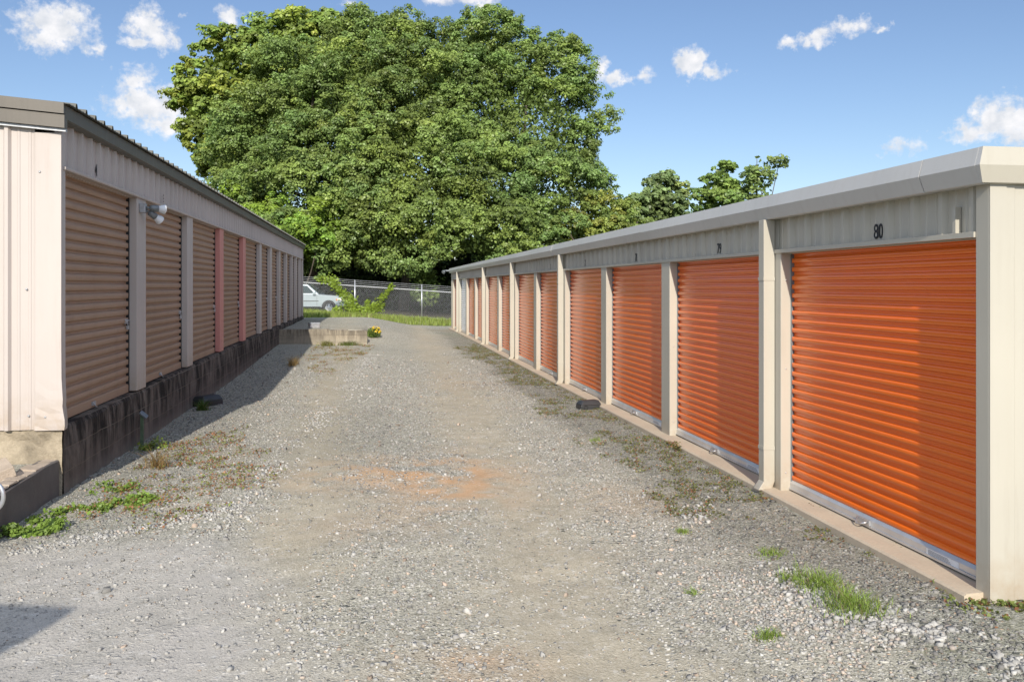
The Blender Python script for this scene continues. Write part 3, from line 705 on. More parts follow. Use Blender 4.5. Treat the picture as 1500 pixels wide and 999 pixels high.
# ------------------------------------------------------------------ small items by the walls
def bait_station(p,rz,label,sc_=1.):
    t=thing('bait_station',label,'bait box',p,rz,'black rodent bait boxes'); a,b_,h=.17*sc_,.12*sc_,.135*sc_
    mb=MB(); mb.add([(-a,-b_,0),(a,-b_,0),(a,b_,0),(-a,b_,0),(-a,-b_,h*.5),(a,-b_,h*.5),(a,b_,h*.5),(-a,b_,h*.5)],[(0,3,2,1),(4,5,6,7),(0,1,5,4),(1,2,6,5),(2,3,7,6),(3,0,4,7)])
    mb.build('base',M['black'],t,.01)
    mb=MB(); mb.add([(-a-.006,-b_-.006,h*.5+.003),(a+.006,-b_-.006,h*.5+.003),(a+.006,b_+.006,h*.5+.003),(-a-.006,b_+.006,h*.5+.003),(-a*.72,-b_*.55,h),(a*.86,-b_*.6,h*1.02),(a*.86,b_*.75,h),(-a*.75,b_*.7,h*.96)],[(0,3,2,1),(4,5,6,7),(0,1,5,4),(1,2,6,5),(2,3,7,6),(3,0,4,7)])
    mb.build('lid',M['black'],t,.016)
    mb=MB(); mb.disc_lathe((-a*.55,-b_+.0,.035*sc_),(0,-1,0),[(.034*sc_,-.02),(.034*sc_,.012),(.026*sc_,.0125),(.026*sc_,-.015)],16); mb.build('entry_hole',M['rubber'],t)
    return t
q=gp(872,598,-.07); bait_station((3.36,q.y+.1,float(ground_z(3.36,q.y))),.15,'black plastic bait box on the gravel beside a cream door pillar')
q=gp(300,594,-.16); bait_station((q.x+.02,q.y+.1,float(ground_z(q.x,q.y))),.9,'black plastic bait box in shade against the stained block base',1.25)
# grey box on the pale wall
q=at(460,482,30.5); t=thing('utility_box','small grey metal box lying on the gravel above the pale block wall','box',(q.x,q.y,float(ground_z(q.x,q.y))),.3)
mb=MB(); mb.box(-.17,.17,-.13,.13,0,.15); mb.build('box_body',M['galv'],t,.012)
mb=MB(); mb.box(-.185,.185,-.145,.145,.153,.185); mb.build('lid',M['dullgalv'],t,.008)
# green post with tilted grey cap
q=gp(208,650,-.17); t=thing('marker_post','thin green steel post with tilted grey cap against the stained block base','post',(-2.9,q.y-.1,float(ground_z(-2.9,q.y))))
M['green']=plain('green_paint',(.09,.13,.075),.6,var=.3,scale=15)
mb=MB(); mb.box(-.016,.016,-.012,.012,-.05,.40); mb.box(-.02,-.016,-.025,.025,-.05,.40); mb.build('pole',M['green'],t)
mb=MB(); s=.055; mb.box(-s,s,-s*.8,s*.8,0,.022); o=mb.build('cap',M['steelgrey'],t,.005); o.location=(0.01,0,.40); o.rotation_euler=(.35,.75,.2)
# bent pipe rail at the lower left
t=thing('pipe_rail','bent galvanised pipe rail end at the low grey wall','railing',tuple(gp(-60,790,-.15)))
def rel(px,py,d=6.75): return at(px,py,d)-Vector(t.location)
pts=[rel(-240,700),rel(-60,704),rel(-14,706)]+[rel(-10+15*math.sin(a),727-20*math.cos(a)) for a in np.linspace(.15,PI-.5,10)]+[rel(-30,768),rel(-60,820)]
mb=MB(); mb.tube(pts,.0165,12); mb.build('bent_pipe',M['galv'],t)
mb=MB(); b0=rel(-240,700); mb.tube([b0,Vector((b0.x,b0.y,-.1))],.0165,12); mb.build('post',M['galv'],t)

# ------------------------------------------------------------------ fence
fa=Vector((-4.2,55.3)); fb=Vector((4.6,53.9)); fd=(fb-fa).normalized(); fn=Vector((-fd.y,fd.x))
FEN=thing('chain_link_fence','galvanised chain link fence with barbed wire strands across the end of the drive','fence',(fa.x,fa.y,0))
S0,S1=-14.,22.; FH=1.74
def fz(s): 
    return float(np.clip(.33-s*.0680,-.75,.85))
def fpt(s,h,off=0.): return Vector((fd.x*s+fn.x*off, fd.y*s+fn.y*off, fz(s)+h))
mb=MB(); pitch=.115; r=.0036; sl=(fz(S1)-fz(S0))/(S1-S0)
k=S0-FH
while k<S1:
    for sg in (1,-1):
        a,b_=(k,k+FH) if sg==1 else (k+FH,k)
        h0,h1=0.04,FH
        if min(a,b_)>=S0 and max(a,b_)<=S1: mb.tube([fpt(a,h0,.004*sg),fpt(b_,h1,.004*sg)],r,3,False,False)
    k+=pitch
mb.build('wire_mesh',M['dullgalv'],FEN)
mb=MB(); mb.tube([fpt(s,FH+.0) for s in np.linspace(S0,S1,10)],.032,8); mb.build('top_rail',M['dullgalv'],FEN)
p520=(at(520,440,54)-Vector((fa.x,fa.y,0))).xy.dot(fd)
s=p520-4.07*4
while s<S1:
    mb=MB(); mb.tube([fpt(s,-.1,-.02),fpt(s,FH+.36,-.02)],.036,8); mb.build('post',M['galv'],FEN)
    s+=4.07
for h in (.12,.23,.34):
    mb=MB(); mb.tube([fpt(s_,FH+h,-.05) for s_ in np.linspace(S0,S1,24)],.008,4,False)
    for s_ in np.arange(S0,S1,.25): 
        a=fpt(s_,FH+h,-.05); mb.tube([a+Vector((-.02,0,-.03)),a+Vector((.02,0,.03))],.004,3,False,False)
    mb.build('barbed_wire',M['dullgalv'],FEN)

# ------------------------------------------------------------------ pickup truck
def car_paint(name,col):
    m,t,b=newmat(name); t.set(b.inputs['Base Color'],t.mix(t.mr(t.noise(t.pos(),3,3),.3,.7),tuple(x*.95 for x in col),col)); b.inputs['Metallic'].default_value=.35; b.inputs['Roughness'].default_value=.3
    b.inputs['Coat Weight'].default_value=.8; b.inputs['Coat Roughness'].default_value=.05; return m
M['truck']=car_paint('pale_blue_truck_paint',(.42,.48,.505))
M['car_glass']=plain('dark_glass',(.03,.045,.045),.06,var=.1)
M['chrome']=plain('bright_wheel_alloy',(.75,.76,.77),.25,.7,var=.05)
M['lens']=plain('headlight_lens',(.75,.70,.66),.12,var=.1); M['amber']=plain('amber_lens',(.7,.25,.05),.2)
M['plastic']=plain('dark_grey_plastic',(.03,.03,.032),.6)
q=at(486-1.75/.0446,457,58.); TR=thing('pickup_truck','pale blue pickup truck parked behind the chain link fence','truck',(q.x,q.y,.10),-TH)
def side(poly,y0,y1,name,mat,par,bev=.03,inset=None):
    n=len(poly); vs=[(x,y0,z) for x,z in poly]+[(x,y1,z) for x,z in poly]
    mb=MB(); mb.add(vs,[(i,(i+1)%n,n+(i+1)%n,n+i) for i in range(n)]+[tuple(range(n-1,-1,-1)),tuple(range(n,2*n))]); return mb.build(name,mat,par,bev)
def arch(cx,r=.47,n=10,zc=.37): return [(cx+r*math.cos(a),zc+r*math.sin(a)) for a in np.linspace(PI*1.0,0,n)]
low=[(-2.75,.5),(-2.22-.0,.48)]+arch(-1.75)+[(-1.2,.42),(1.2,.42)]+arch(1.75)+[(2.3,.45),(2.62,.52),(2.72,.75),(2.66,1.0),(2.35,1.10),(1.05,1.2),(.95,1.22),(-.85,1.22),(-.86,1.18),(-2.75,1.18)]
side(low,-.95,.95,'body',M['truck'],TR,.035)
cab=MB(); w0,w1=.93,.72
ro=[(1.12,1.205),(.32,1.86),(-.75,1.86),(-.95,1.205)]
cab.add([(x,-(w0 if z<1.5 else w1),z) for x,z in ro]+[(x,(w0 if z<1.5 else w1),z) for x,z in ro],[(0,1,5,4),(1,2,6,5),(2,3,7,6),(3,0,4,7),(3,2,1,0),(4,5,6,7)])
cab.build('cab_roof',M['truck'],TR,.03)
def side_glass(pts):
    for sg in (-1,1):
        m=MB(); vs=[]
        for off in (.004,-.01):
            for x,z in pts:
                y=w0+(w1-w0)*(z-1.205)/(.655)+off; vs.append((x,sg*y,z))
        n=len(pts); m.add(vs,[tuple(range(n)),tuple(range(2*n-1,n-1,-1))]+[(i,(i+1)%n,n+(i+1)%n,n+i) for i in range(n)])
        m.build('side_window',M['car_glass'],TR)
side_glass([(.86,1.27),(.30,1.76),(-.12,1.78),(-.12,1.27)]); side_glass([(-.22,1.27),(-.22,1.78),(-.68,1.78),(-.80,1.27)])
m=MB(); vs=[(1.07,-.78,1.26),(1.07,.78,1.26),(.37,.62,1.83),(.37,-.62,1.83)]; m.add([(x+.012,y,z+.01) for x,y,z in vs]+[(x-.03,y,z-.03) for x,y,z in vs],[(0,1,2,3),(7,6,5,4),(0,4,5,1),(1,5,6,2),(2,6,7,3),(3,7,4,0)]); m.build('windshield',M['car_glass'],TR)
for cx in (1.75,-1.75):
    for sg in (-1,1):
        wl=MB(); wl.disc_lathe((cx,sg*.72,.37),(0,sg,0),[(.25,0),(.35,0),(.375,.04),(.375,.19),(.35,.225),(.235,.22),(.235,.1)],28)
        w=wl.build('wheel',M['rubber'],TR)
        rm=MB(); rm.disc_lathe((cx,sg*.72,.37),(0,sg,0),[(.232,.12),(.232,.212),(.20,.20),(.19,.15)],28)
        for a in range(5):
            an=a*2*PI/5+.3; c,s_=math.cos(an),math.sin(an)
            P=[(cx+c*ra-s_*wd,sg*(.72+o),.37+s_*ra+c*wd) for ra,wd,o in ((.04,-.05,.2),(.21,-.035,.19),(.21,.035,.19),(.04,.05,.2))]
            Q=[(x,y-sg*.05,z) for x,y,z in P]
            rm.add(P+Q,[(0,1,2,3),(7,6,5,4),(0,4,5,1),(1,5,6,2),(2,6,7,3),(3,7,4,0)])
        rm.disc_lathe((cx,sg*.72,.37),(0,sg,0),[(.07,.15),(.065,.215),(.03,.22)],14)
        rm.build('rim',M['chrome'],w)
    wb=MB(); wb.box(cx-.46,cx+.46,-.90,.90,.36,.80); wb.build('wheel_well',M['plastic'],TR)
for sg in (-1,1):
    m=MB(); m.box(2.30,2.69,sg*.9-.07,sg*.9+.07,.80,.95); o=m.build('headlight',M['lens'],TR,.02); 
    m=MB(); m.box(2.22,2.30,sg*.93-.04,sg*.93+.04,.80,.92); m.build('indicator',M['amber'],o,.01)
    m=MB(); m.box(.75,.92,sg*1.06-.1,sg*1.06+.1,1.20,1.38); m.box(.80,.86,min(sg*.9,sg*1.0),max(sg*.9,sg*1.0),1.24,1.28); m.build('wing_mirror',M['truck'],TR,.02)
    for x in (-.02,): m=MB(); m.box(x-.1,x+.1,min(sg*.945,sg*.985),max(sg*.945,sg*.985),1.05,1.10); m.build('door_handle',M['plastic'],TR,.008)
    m=MB(); m.box(-.12,-.108,min(sg*.94,sg*.956),max(sg*.94,sg*.956),.5,1.2); m.box(.98,.992,min(sg*.94,sg*.956),max(sg*.94,sg*.956),.5,1.18); m.box(-.1,1.1,min(sg*.94,sg*.965),max(sg*.94,sg*.965),.76,.80); m.build('side_moulding',M['plastic'],TR)
m=MB(); m.box(2.60,2.80,-.93,.93,.45,.68); m.build('bumper',M['truck'],TR,.04)
m=MB(); m.box(2.66,2.74,-.6,.6,.75,.98); m.build('grille',M['plastic'],TR,.01)
m=MB(); m.box(-2.4,2.4,-.7,.7,.28,.44); m.build('chassis',M['plastic'],TR)

# ------------------------------------------------------------------ foliage
def unit(v): return v/np.maximum(np.linalg.norm(v,axis=-1,keepdims=True),1e-9)
def leaf_quads(P,N,sx,sy):
    """diamond leaves at P, facing N"""
    n=len(P); a=unit(np.cross(N,rng.normal(size=(n,3)))); b=np.cross(N,a)
    sx=sx[:,None]; sy=sy[:,None]
    fold=N*(sy*.25)
    return np.stack([P-a*sx,P-b*sy+fold*.6,P+a*sx,P+b*sy+fold*.6],1)
def foliage(lobes,base,leaf=.17,dens=150,br=(.9,1.7),inner=.35,tint=.16,space=1.25,view=True,warm=0.,zmin=.6):
    """lobes: list of (centre, (rx,ry,rz)). Boughs sit on the lobes; leaves sit on the boughs."""
    PV=[];CV=[]
    C=np.array([l[0] for l in lobes]); Rr=np.array([l[1] for l in lobes])
    Rr=np.maximum(Rr-.45*br[0],.72*Rr)
    for li in range(len(lobes)):
        c,r=C[li],Rr[li]; rm=(r[0]*r[1]*r[2])**(1/3)
        nb=max(6,int(4*PI*rm*rm/(space*(br[0]+br[1])/2)**2*1.15))
        d=unit(rng.normal(size=(nb,3))); bc=c+d*r*rng.uniform(.80,1.10,(nb,1))
        keep=np.ones(nb,bool)
        for lj in range(len(lobes)):
            if lj!=li: keep&=np.linalg.norm((bc-C[lj])/Rr[lj],axis=1)>.80
        lf=fbm(bc[:,0]*.28+bc[:,1]*.19,bc[:,2]*.34,71+li%3,2)
        bc=bc+(d*r)*((lf-.5)*.34)[:,None]; keep&=(lf>.33)|(rng.random(nb)<.3)
        back=d@np.array([ST,CT,0.])
        if view: keep&=(back<.35)|(rng.random(nb)<.35)
        keep&=bc[:,2]>zmin
        bc,d,back=bc[keep],d[keep],back[keep]
        for k in range(len(bc)):
            R_=rng.uniform(*br)*(1.25 if rng.random()<.15 else 1); nbv=unit(d[k]*np.array([1,1,.7])+np.array([0,0,.35])+rng.normal(0,.25,3))
            ns=max(4,int(6.5*R_*R_)); full=1 if back[k]<.35 else .5
            u=unit(rng.normal(size=(ns,3))); u=np.where((u@nbv<-.1)[:,None],-u,u)
            sc_=bc[k]+u*R_*rng.uniform(.45,1.08,(ns,1))*np.array([1,1,.7])
            sr=rng.uniform(.26,.50,ns)*(.6+.35*R_)
            tb=1+tint*rng.normal(); yb=rng.random()
            m=int(dens*R_*R_*full/ns)+1
            idx=np.repeat(np.arange(ns),m); M_=len(idx)
            v=unit(rng.normal(size=(M_,3))); v[:,2]=np.where(rng.random(M_)<.6,np.abs(v[:,2]),v[:,2])
            p=sc_[idx]+v*(sr[idx]*rng.uniform(.35,1.12,M_)**.7)[:,None]*np.array([1,1,.75])
            N=unit(v*.85+nbv*.25+np.array([-.05,-.45,.4])*.6+rng.normal(0,.34,(M_,3)))
            s=leaf*rng.uniform(.6,1.3,M_)
            PV.append(leaf_quads(p,N,s,s*.66))
            stb=(1+.14*rng.normal(size=ns))[idx][:,None]
            col=np.array(base)*tb*np.array([1+.22*(yb-.5)+warm*yb,1+.05*(yb-.5),1-.2*(yb-.5)])
            CV.append(np.clip(col*stb*(1+.2*rng.normal(size=(M_,1))),.004,.5))
        # sparser inner leaves so the crown is not hollow
        m=int(inner*dens*rm*rm*2.2)
        u=unit(rng.normal(size=(m,3))); p=c+u*r*(rng.uniform(.45,.80,(m,1)))
        k=p[:,2]>zmin+.2; p=p[k]; m=len(p); s=leaf*1.35*rng.uniform(.8,1.3,m)
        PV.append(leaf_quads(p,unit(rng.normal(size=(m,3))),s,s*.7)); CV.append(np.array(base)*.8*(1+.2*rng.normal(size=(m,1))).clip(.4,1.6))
    return np.concatenate(PV),np.concatenate(CV)
def tree(name,label,lobes,base,trunk_xy,trunk_r,limbs=6,group=None,**kw):
    z0=float(ground_z(*trunk_xy)); t=thing(name,label,'tree',(trunk_xy[0],trunk_xy[1],z0),0,group)
    o=np.array([trunk_xy[0],trunk_xy[1],z0])
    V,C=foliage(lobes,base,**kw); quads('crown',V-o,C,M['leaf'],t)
    mb=MB(); zt=max(l[0][2] for l in lobes)*.8
    path=[Vector((.25*math.sin(i*1.3),.2*math.cos(i*1.7)-.2,-.2+i*zt/6)) for i in range(7)]
    mb.tube(path,[trunk_r*(1.25 if i==0 else 1-.13*i) for i in range(7)],12)
    for i in range(min(limbs,len(lobes)*2)):
        l=lobes[i%len(lobes)]; a=path[1+i%4]; e=Vector(np.array(l[0])-o)+Vector((random.uniform(-1,1),random.uniform(-1,1),0))
        mid=a.lerp(e,.5)+Vector((0,0,-.08*(e-a).length+random.uniform(0,.5)))
        mb.tube([a,a.lerp(mid,.5)+Vector((0,0,.1)),mid,e],[trunk_r*.5,trunk_r*.38,trunk_r*.26,.04],8)
    mb.build('trunk',M['bark'],t); return t
def lb(px,py,rp,depth,fy=.8,fz=1.0,fx=1.0):
    p=at(px,py,depth); r=rp/F*depth; return ((p.x,p.y,p.z),(r*fx,r*fy,r*fz))
G1=(.176,.245,.066); G2=(.184,.248,.064); GY=(.215,.290,.058); GB=(.20,.30,.045)
gxy=lambda px,d: (at(px,HY,d).x,at(px,HY,d).y)
# the great mass behind the fence: four broad trees grown together
tree('shade_tree','yellow green tree at the upper left behind the darker trees',
  [lb(345,115,70,80),lb(415,95,70,81),lb(480,85,62,82),lb(300,165,40,79,fx=.95),lb(330,200,55,79),lb(390,190,80,81),lb(440,60,36,82),lb(300,130,32,79),lb(315,235,26,79,fx=.8)],
  GY,gxy(395,81),.32,dens=260,leaf=.17,br=(.8,1.6),warm=.10,tint=.12)
tree('shade_tree','broad dark green tree on the left, nearest the pinkish building roof',
  [lb(400,200,75,71),lb(455,130,75,73),lb(350,250,55,70),lb(370,310,60,68),lb(440,290,90,67),lb(500,210,90,69),lb(335,320,34,69),lb(430,350,70,64,fz=.6),lb(510,330,70,64,fz=.75),lb(520,80,62,74)],
  G1,gxy(455,69),.34,dens=390,leaf=.098,br=(.8,1.9))
tree('shade_tree','tallest dark green tree in the middle, its top reaching the frame edge',
  [lb(570,70,72,73),lb(612,64,50,74),lb(545,160,90,69),lb(630,150,90,70),lb(600,250,95,66),lb(555,300,80,64),lb(640,320,75,63,fz=.75),lb(590,350,60,62.5,fz=.6),lb(670,92,54,73)],
  G2,gxy(590,70),.36,dens=390,leaf=.098,br=(.8,1.9))
tree('shade_tree','large mid green tree on the right with ragged outline against the blue sky',
  [lb(712,78,62,73),lb(752,95,52,73),lb(815,110,52,73),lb(855,140,36,72),lb(700,170,80,70),lb(780,190,85,70),lb(850,205,44,71),lb(870,180,26,71),lb(720,270,85,66),lb(800,280,75,67),lb(850,270,36,69),lb(745,335,75,64,fz=.6),lb(830,330,55,65,fz=.7),lb(690,350,60,62.5,fz=.55)],
  (.174,.246,.066),gxy(765,69),.34,dens=390,leaf=.098,br=(.7,1.7))
tree('shrubby_tree','bright green vine covered tree low beside the far end of the pinkish roof',
  [lb(345,305,28,66),lb(385,330,40,64),lb(420,350,34,63),lb(480,330,52,62.5,fz=.7),lb(455,355,40,62,fz=.6)],GB,gxy(440,63.5),.18,dens=330,br=(.6,1.2),leaf=.11,view=True)
tree('shrubby_tree','yellowing small tree at the right foot of the big trees, above the cream roof',
  [lb(880,320,36,66),lb(915,325,28,66),lb(850,345,36,65),lb(895,345,34,66)],(.19,.245,.055),gxy(885,66),.2,dens=330,br=(.6,1.1),leaf=.11,warm=.18)
# trees further off, over the right roof
tree('far_tree','pale olive rounded tree over the cream roof, left of the far three',
  [lb(970,288,28,115),lb(984,268,15,115,fz=1.35),lb(947,303,20,113),lb(1000,300,17,116),lb(965,325,34,115)],(.175,.235,.085),gxy(970,115),.3,dens=150,leaf=.24,br=(1.0,1.7))
tree('far_tree','mid green tree between its two neighbours over the cream roof',
  [lb(1057,262,18,118,fz=1.3),lb(1042,280,20,118),lb(1073,278,18,119),lb(1056,302,34,118)],(.18,.27,.07),gxy(1055,118),.3,dens=150,leaf=.24,br=(.9,1.6))
tree('far_tree','tall thin crowned tree with sky showing through, rightmost over the cream roof',
  [lb(1114,252,22,116),lb(1098,262,13,116),lb(1136,241,12,116),lb(1112,234,10,116),lb(1116,280,22,116),lb(1108,300,22,116)],(.18,.25,.075),gxy(1112,116),.28,dens=70,leaf=.22,br=(.7,1.2),inner=.12)
tree('far_tree','small blue green tree far off in the gap right of the big trees',
  [lb(908,300,16,135),lb(920,310,20,135),lb(900,320,22,135),lb(935,322,16,133)],(.075,.125,.05),gxy(912,135),.25,dens=60,leaf=.26,br=(1.0,1.5))
# dark undergrowth beneath the canopy
for i,(px,d,rp,lab) in enumerate([(430,73,60,'dark shrub under the trees behind the truck'),(520,74,62,'dark shrub in deep shade behind the vine covered fence'),
     (600,73,58,'dark shrub under the middle tree beyond the fence'),(670,74,62,'dark shrub beyond the fence beside the far end of the cream building'),
     (750,73,60,'dark shrub under the right tree, hidden behind the cream building'),(360,73,60,'dark shrub under the left trees, hidden behind the pinkish building')]):
    c=at(px,428,d); r=rp/F*d
    t=thing('shrub',lab,'shrub',(c.x,c.y,float(ground_z(c.x,c.y))),0,'shrubs in the shade under the trees')
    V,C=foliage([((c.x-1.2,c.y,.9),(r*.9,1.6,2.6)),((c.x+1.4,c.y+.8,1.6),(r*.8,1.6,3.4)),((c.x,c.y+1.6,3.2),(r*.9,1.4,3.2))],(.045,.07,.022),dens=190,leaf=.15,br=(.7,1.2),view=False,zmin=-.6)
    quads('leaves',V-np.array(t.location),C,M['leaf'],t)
    mb=MB()
    for j in range(4): mb.tube([(random.uniform(-.4,.4),random.uniform(-.3,.3),-.1),(random.uniform(-1,1),random.uniform(-.5,.5),1.2),(random.uniform(-2,2),random.uniform(-.7,.7),2.6)],[.06,.04,.015],6)
    mb.build('stems',M['bark'],t)
# woodland edge far behind, closing the view under the canopy
LB=[]
for px in range(-60,1120,55):
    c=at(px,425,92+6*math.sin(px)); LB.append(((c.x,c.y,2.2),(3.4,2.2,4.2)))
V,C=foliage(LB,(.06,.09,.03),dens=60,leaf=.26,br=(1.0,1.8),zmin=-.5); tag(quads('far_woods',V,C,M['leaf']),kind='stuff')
# small leafy bush catching light in front of the dark
c=at(623,408,64); t=thing('bush','light green leafy bush standing in the dark beneath the trees','shrub',(c.x,c.y,float(ground_z(c.x,c.y))))
V,C=foliage([((c.x,c.y,1.6),(.9,.7,1.4)),((c.x+.5,c.y,2.3),(.6,.5,.7))],(.11,.16,.035),dens=170,leaf=.12,br=(.4,.7),view=False); quads('leaves',V-np.array(t.location),C,M['leaf'],t)
mb=MB(); mb.tube([(0,0,-.1),(.1,0,1),(.3,.1,2)],[.04,.03,.01],6); mb.build('stems',M['bark'],t)

# vines on the fence
def vine(label,strands,nl,spread,leaf=.072):
    p0=at(*strands[0][0],54.); t=thing('climbing_vine',label,'vine',(p0.x,p0.y,0)); o=np.array([p0.x,p0.y,0]); PV=[];CV=[]
    mb=MB()
    for st in strands:
        pts=[at(a,b_,53.85+.1*random.random()) for a,b_ in st]; L_=[0]
        for a,b_ in zip(pts[:-1],pts[1:]): L_.append(L_[-1]+(b_-a).length)
        mb.tube([p-Vector(o) for p in pts],.012,5)
        n=int(nl*L_[-1]); s=rng.uniform(0,L_[-1],n); A=np.array(pts)
        w=spread*(1-.65*(s/L_[-1]))[:,None]
        P=np.stack([np.interp(s,L_,A[:,i]) for i in range(3)],1)+rng.normal(size=(n,3))*w*np.array([1,.35,.8])
        P[:,2]=np.maximum(P[:,2],ground_z(P[:,0],P[:,1])+.05)
        N=unit(np.array([0,-.7,.6])+rng.normal(0,.5,(n,3))); sz=leaf*rng.uniform(.6,1.3,n)
        PV.append(leaf_quads(P,N,sz,sz*.8)); CV.append(np.array([.20,.275,.035])*(1+.25*rng.normal(size=(n,1))).clip(.5,1.5))
    quads('leaves',np.concatenate(PV)-o,np.concatenate(CV),M['leaf'],t); mb.build('stems',M['bark'],t)
vine('bright green vine climbing the fence in front of the truck bonnet',[[(515,459),(512,448),(508,436),(500,428),(492,420),(487,413),(484,410)],[(520,459),(516,446),(513,438),(506,430)],[(500,458),(496,455),(492,452)],[(530,459),(520,452),(514,444)],[(490,412),(478,409),(466,409)]],230,.26)
vine('thin bright vine leaning right up the fence at the right of the truck',[[(525,459),(540,455),(552,445),(560,437),(566,430),(571,424),(575,416)],[(535,459),(545,450),(552,448)],[(540,458),(538,446),(540,440)],[(545,459),(556,452),(562,446)]],150,.20)

# grass strip before the fence
n=26000; xx=rng.uniform(-9,12,n); yy=rng.uniform(40,56,n); k=masks(xx,yy)['grass']>rng.random(n); xx,yy=xx[k],yy[k]
def blades(x,y,h,lean,wid,base,z=None):
    n=len(x); z=ground_z(x,y)-.01 if z is None else z
    a=rng.uniform(0,2*PI,n); dx,dy=np.cos(a),np.sin(a); l=h*lean
    w=wid*np.ones(n); px_,py_=-dy*w,dx*w
    b0=np.stack([x,y,z],1); m=np.stack([x+dx*l*.35,y+dy*l*.35,z+h*.6],1); tp=np.stack([x+dx*l,y+dy*l,z+h],1)
    W=np.stack([px_,py_,0*px_],1)
    q1=np.stack([b0-W,b0+W,m+W*.8,m-W*.8],1); q2=np.stack([m-W*.8,m+W*.8,tp+W*.12,tp-W*.12],1)
    c=np.array(base)*(1+.25*rng.normal(size=(n,1))).clip(.4,1.6); c=np.where(rng.random((n,1))<.12,np.array([.25,.21,.10]),c)
    return np.concatenate([q1,q2]),np.concatenate([c,c])
V,C=blades(xx,yy,rng.uniform(.10,.28,len(xx)),rng.uniform(.2,.8,len(xx)),.014,(.25,.31,.07)); tag(quads('grass_verge',V,C,M['blade']),kind='stuff')

# creeping weeds (ground cover nobody could count)
def creeping(name,pts_fn,n,leaf,base,hmax,red=.0):
    x,y=pts_fn(n); z=ground_z(x,y)+rng.random(len(x))**1.5*hmax; m=len(x)
    N=unit(np.array([0,-.25,.8])+rng.normal(0,.4,(m,3))); s=leaf*rng.uniform(.6,1.4,m)
    c=np.array(base)*(1+.28*rng.normal(size=(m,1))).clip(.4,1.7)
    rd=rng.random(m)<red; c[rd]=np.array([.25,.12,.065])*(1+.3*rng.normal(size=(rd.sum(),1))).clip(.4,1.6)
    return tag(quads(name,leaf_quads(np.stack([x,y,z],1),N,s,s*.7),c,M['leaf']),kind='stuff')
def scatter_mask(key,x0,x1,y0,y1,th=.25):
    def f(n):
        x=rng.uniform(x0,x1,n); y=rng.uniform(y0,y1,n); k=masks(x,y)[key]*(.3+fbm(x*7,y*7,90)>.75)>th
        return x[k],y[k]
    return f
creeping('red_groundcover',scatter_mask('red',-3,.3,6.6,29,.36),90000,.013,(.17,.19,.05),.045,.5)
creeping('moss_groundcover',scatter_mask('moss',2.2,3.52,4.9,30,.42),80000,.010,(.14,.15,.05),.03,.2)
def along(pts,width):
    P=np.array([(gp(a,b,-.17).x,gp(a,b,-.17).y) for a,b in pts]); seg=np.hypot(*np.diff(P,axis=0).T); cum=np.concatenate([[0],np.cumsum(seg)])
    def f(n):
        s=rng.uniform(0,cum[-1],n); x=np.interp(s,cum,P[:,0])+rng.normal(0,width,n); y=np.interp(s,cum,P[:,1])+rng.normal(0,width*1.3,n)
        k=(fbm(x*6,y*6,31)>.46)&(x>-3.0); return x[k],y[k]
    return f
def weed_patch(label,fn,n,leaf,base,h,red=0.):
    x,y=fn(n); c0=np.array([x.mean(),y.mean(),float(ground_z(x.mean(),y.mean()))])
    t=thing('weed_patch',label,'weeds',tuple(c0),0,'low leafy weed patches')
    m=len(x); dome=np.exp(-((x-c0[0])**2+(y-c0[1])**2)*.0)
    cl=fbm(x*6,y*6,77); z=ground_z(x,y)+rng.random(m)*h*np.clip((cl-.3)*3,.15,1.2)
    N=unit(np.array([0,-.3,.7])+rng.normal(0,.45,(m,3))); s=leaf*rng.uniform(.6,1.4,m)
    c=np.array(base)*(1+.25*rng.normal(size=(m,1))).clip(.4,1.7); rd=rng.random(m)<red; c[rd]=np.array([.22,.10,.05])
    quads('leaves',leaf_quads(np.stack([x,y,z],1),N,s,s*.75)-c0,c,M['leaf'],t)
    mb=MB()
    for i in range(0,m,max(1,m//25)): mb.tube([(x[i]-c0[0],y[i]-c0[1],ground_z(x[i],y[i])-c0[2]-.01),(x[i]-c0[0]+.02,y[i]-c0[1],z[i]-c0[2])],.002,4,False)
    mb.build('stems',M['green'],t); return t
GW=(.165,.245,.045)
weed_patch('bright green leafy weed patch at the foot of the low grey wall, nearest the camera',along([(-30,775),(30,772),(60,770),(90,766)],.085),5200,.019,GW,.13)
weed_patch('green weed patch trailing right from the corner of the low wall',along([(85,752),(110,748),(150,742),(200,738),(235,735)],.055),3200,.016,GW,.07,.05)
weed_patch('small green weed patch between red creepers left of the drive',along([(135,720),(165,714),(190,716)],.05),1500,.015,GW,.06,.1)
weed_patch('low pale green weeds where the building shadow ends',along([(210,660),(225,652),(240,655)],.06),700,.014,(.2,.26,.05),.10,.1)
weed_patch('reddish leafy weeds at the near foot of the cream corner post',along([(1440,880),(1475,880),(1510,868),(1560,880)],.07),2600,.018,(.16,.17,.05),.12,.4)
weed_patch('mossy green weeds right of the cream corner in the foreground',along([(1400,905),(1470,915),(1540,905)],.10),1800,.013,(.15,.18,.05),.05,.2)
for px,py,lab in ((1185,748,'creeping weed tuft at the sill left end of the orange door numbered 80'),(1240,778,'creeping weed tuft at the middle of the sill below door 80'),(1330,815,'creeping weed tuft at the sill edge under the right half of door 80'),(990,655,'creeping weed tuft at the pillar left of door 79')):
    q=gp(px,py,-.05); weed_patch(lab,lambda n,q=q:(q.x+rng.normal(0,.035,n),q.y+rng.normal(0,.13,n)),420,.011,(.14,.14,.045),.05,.35)
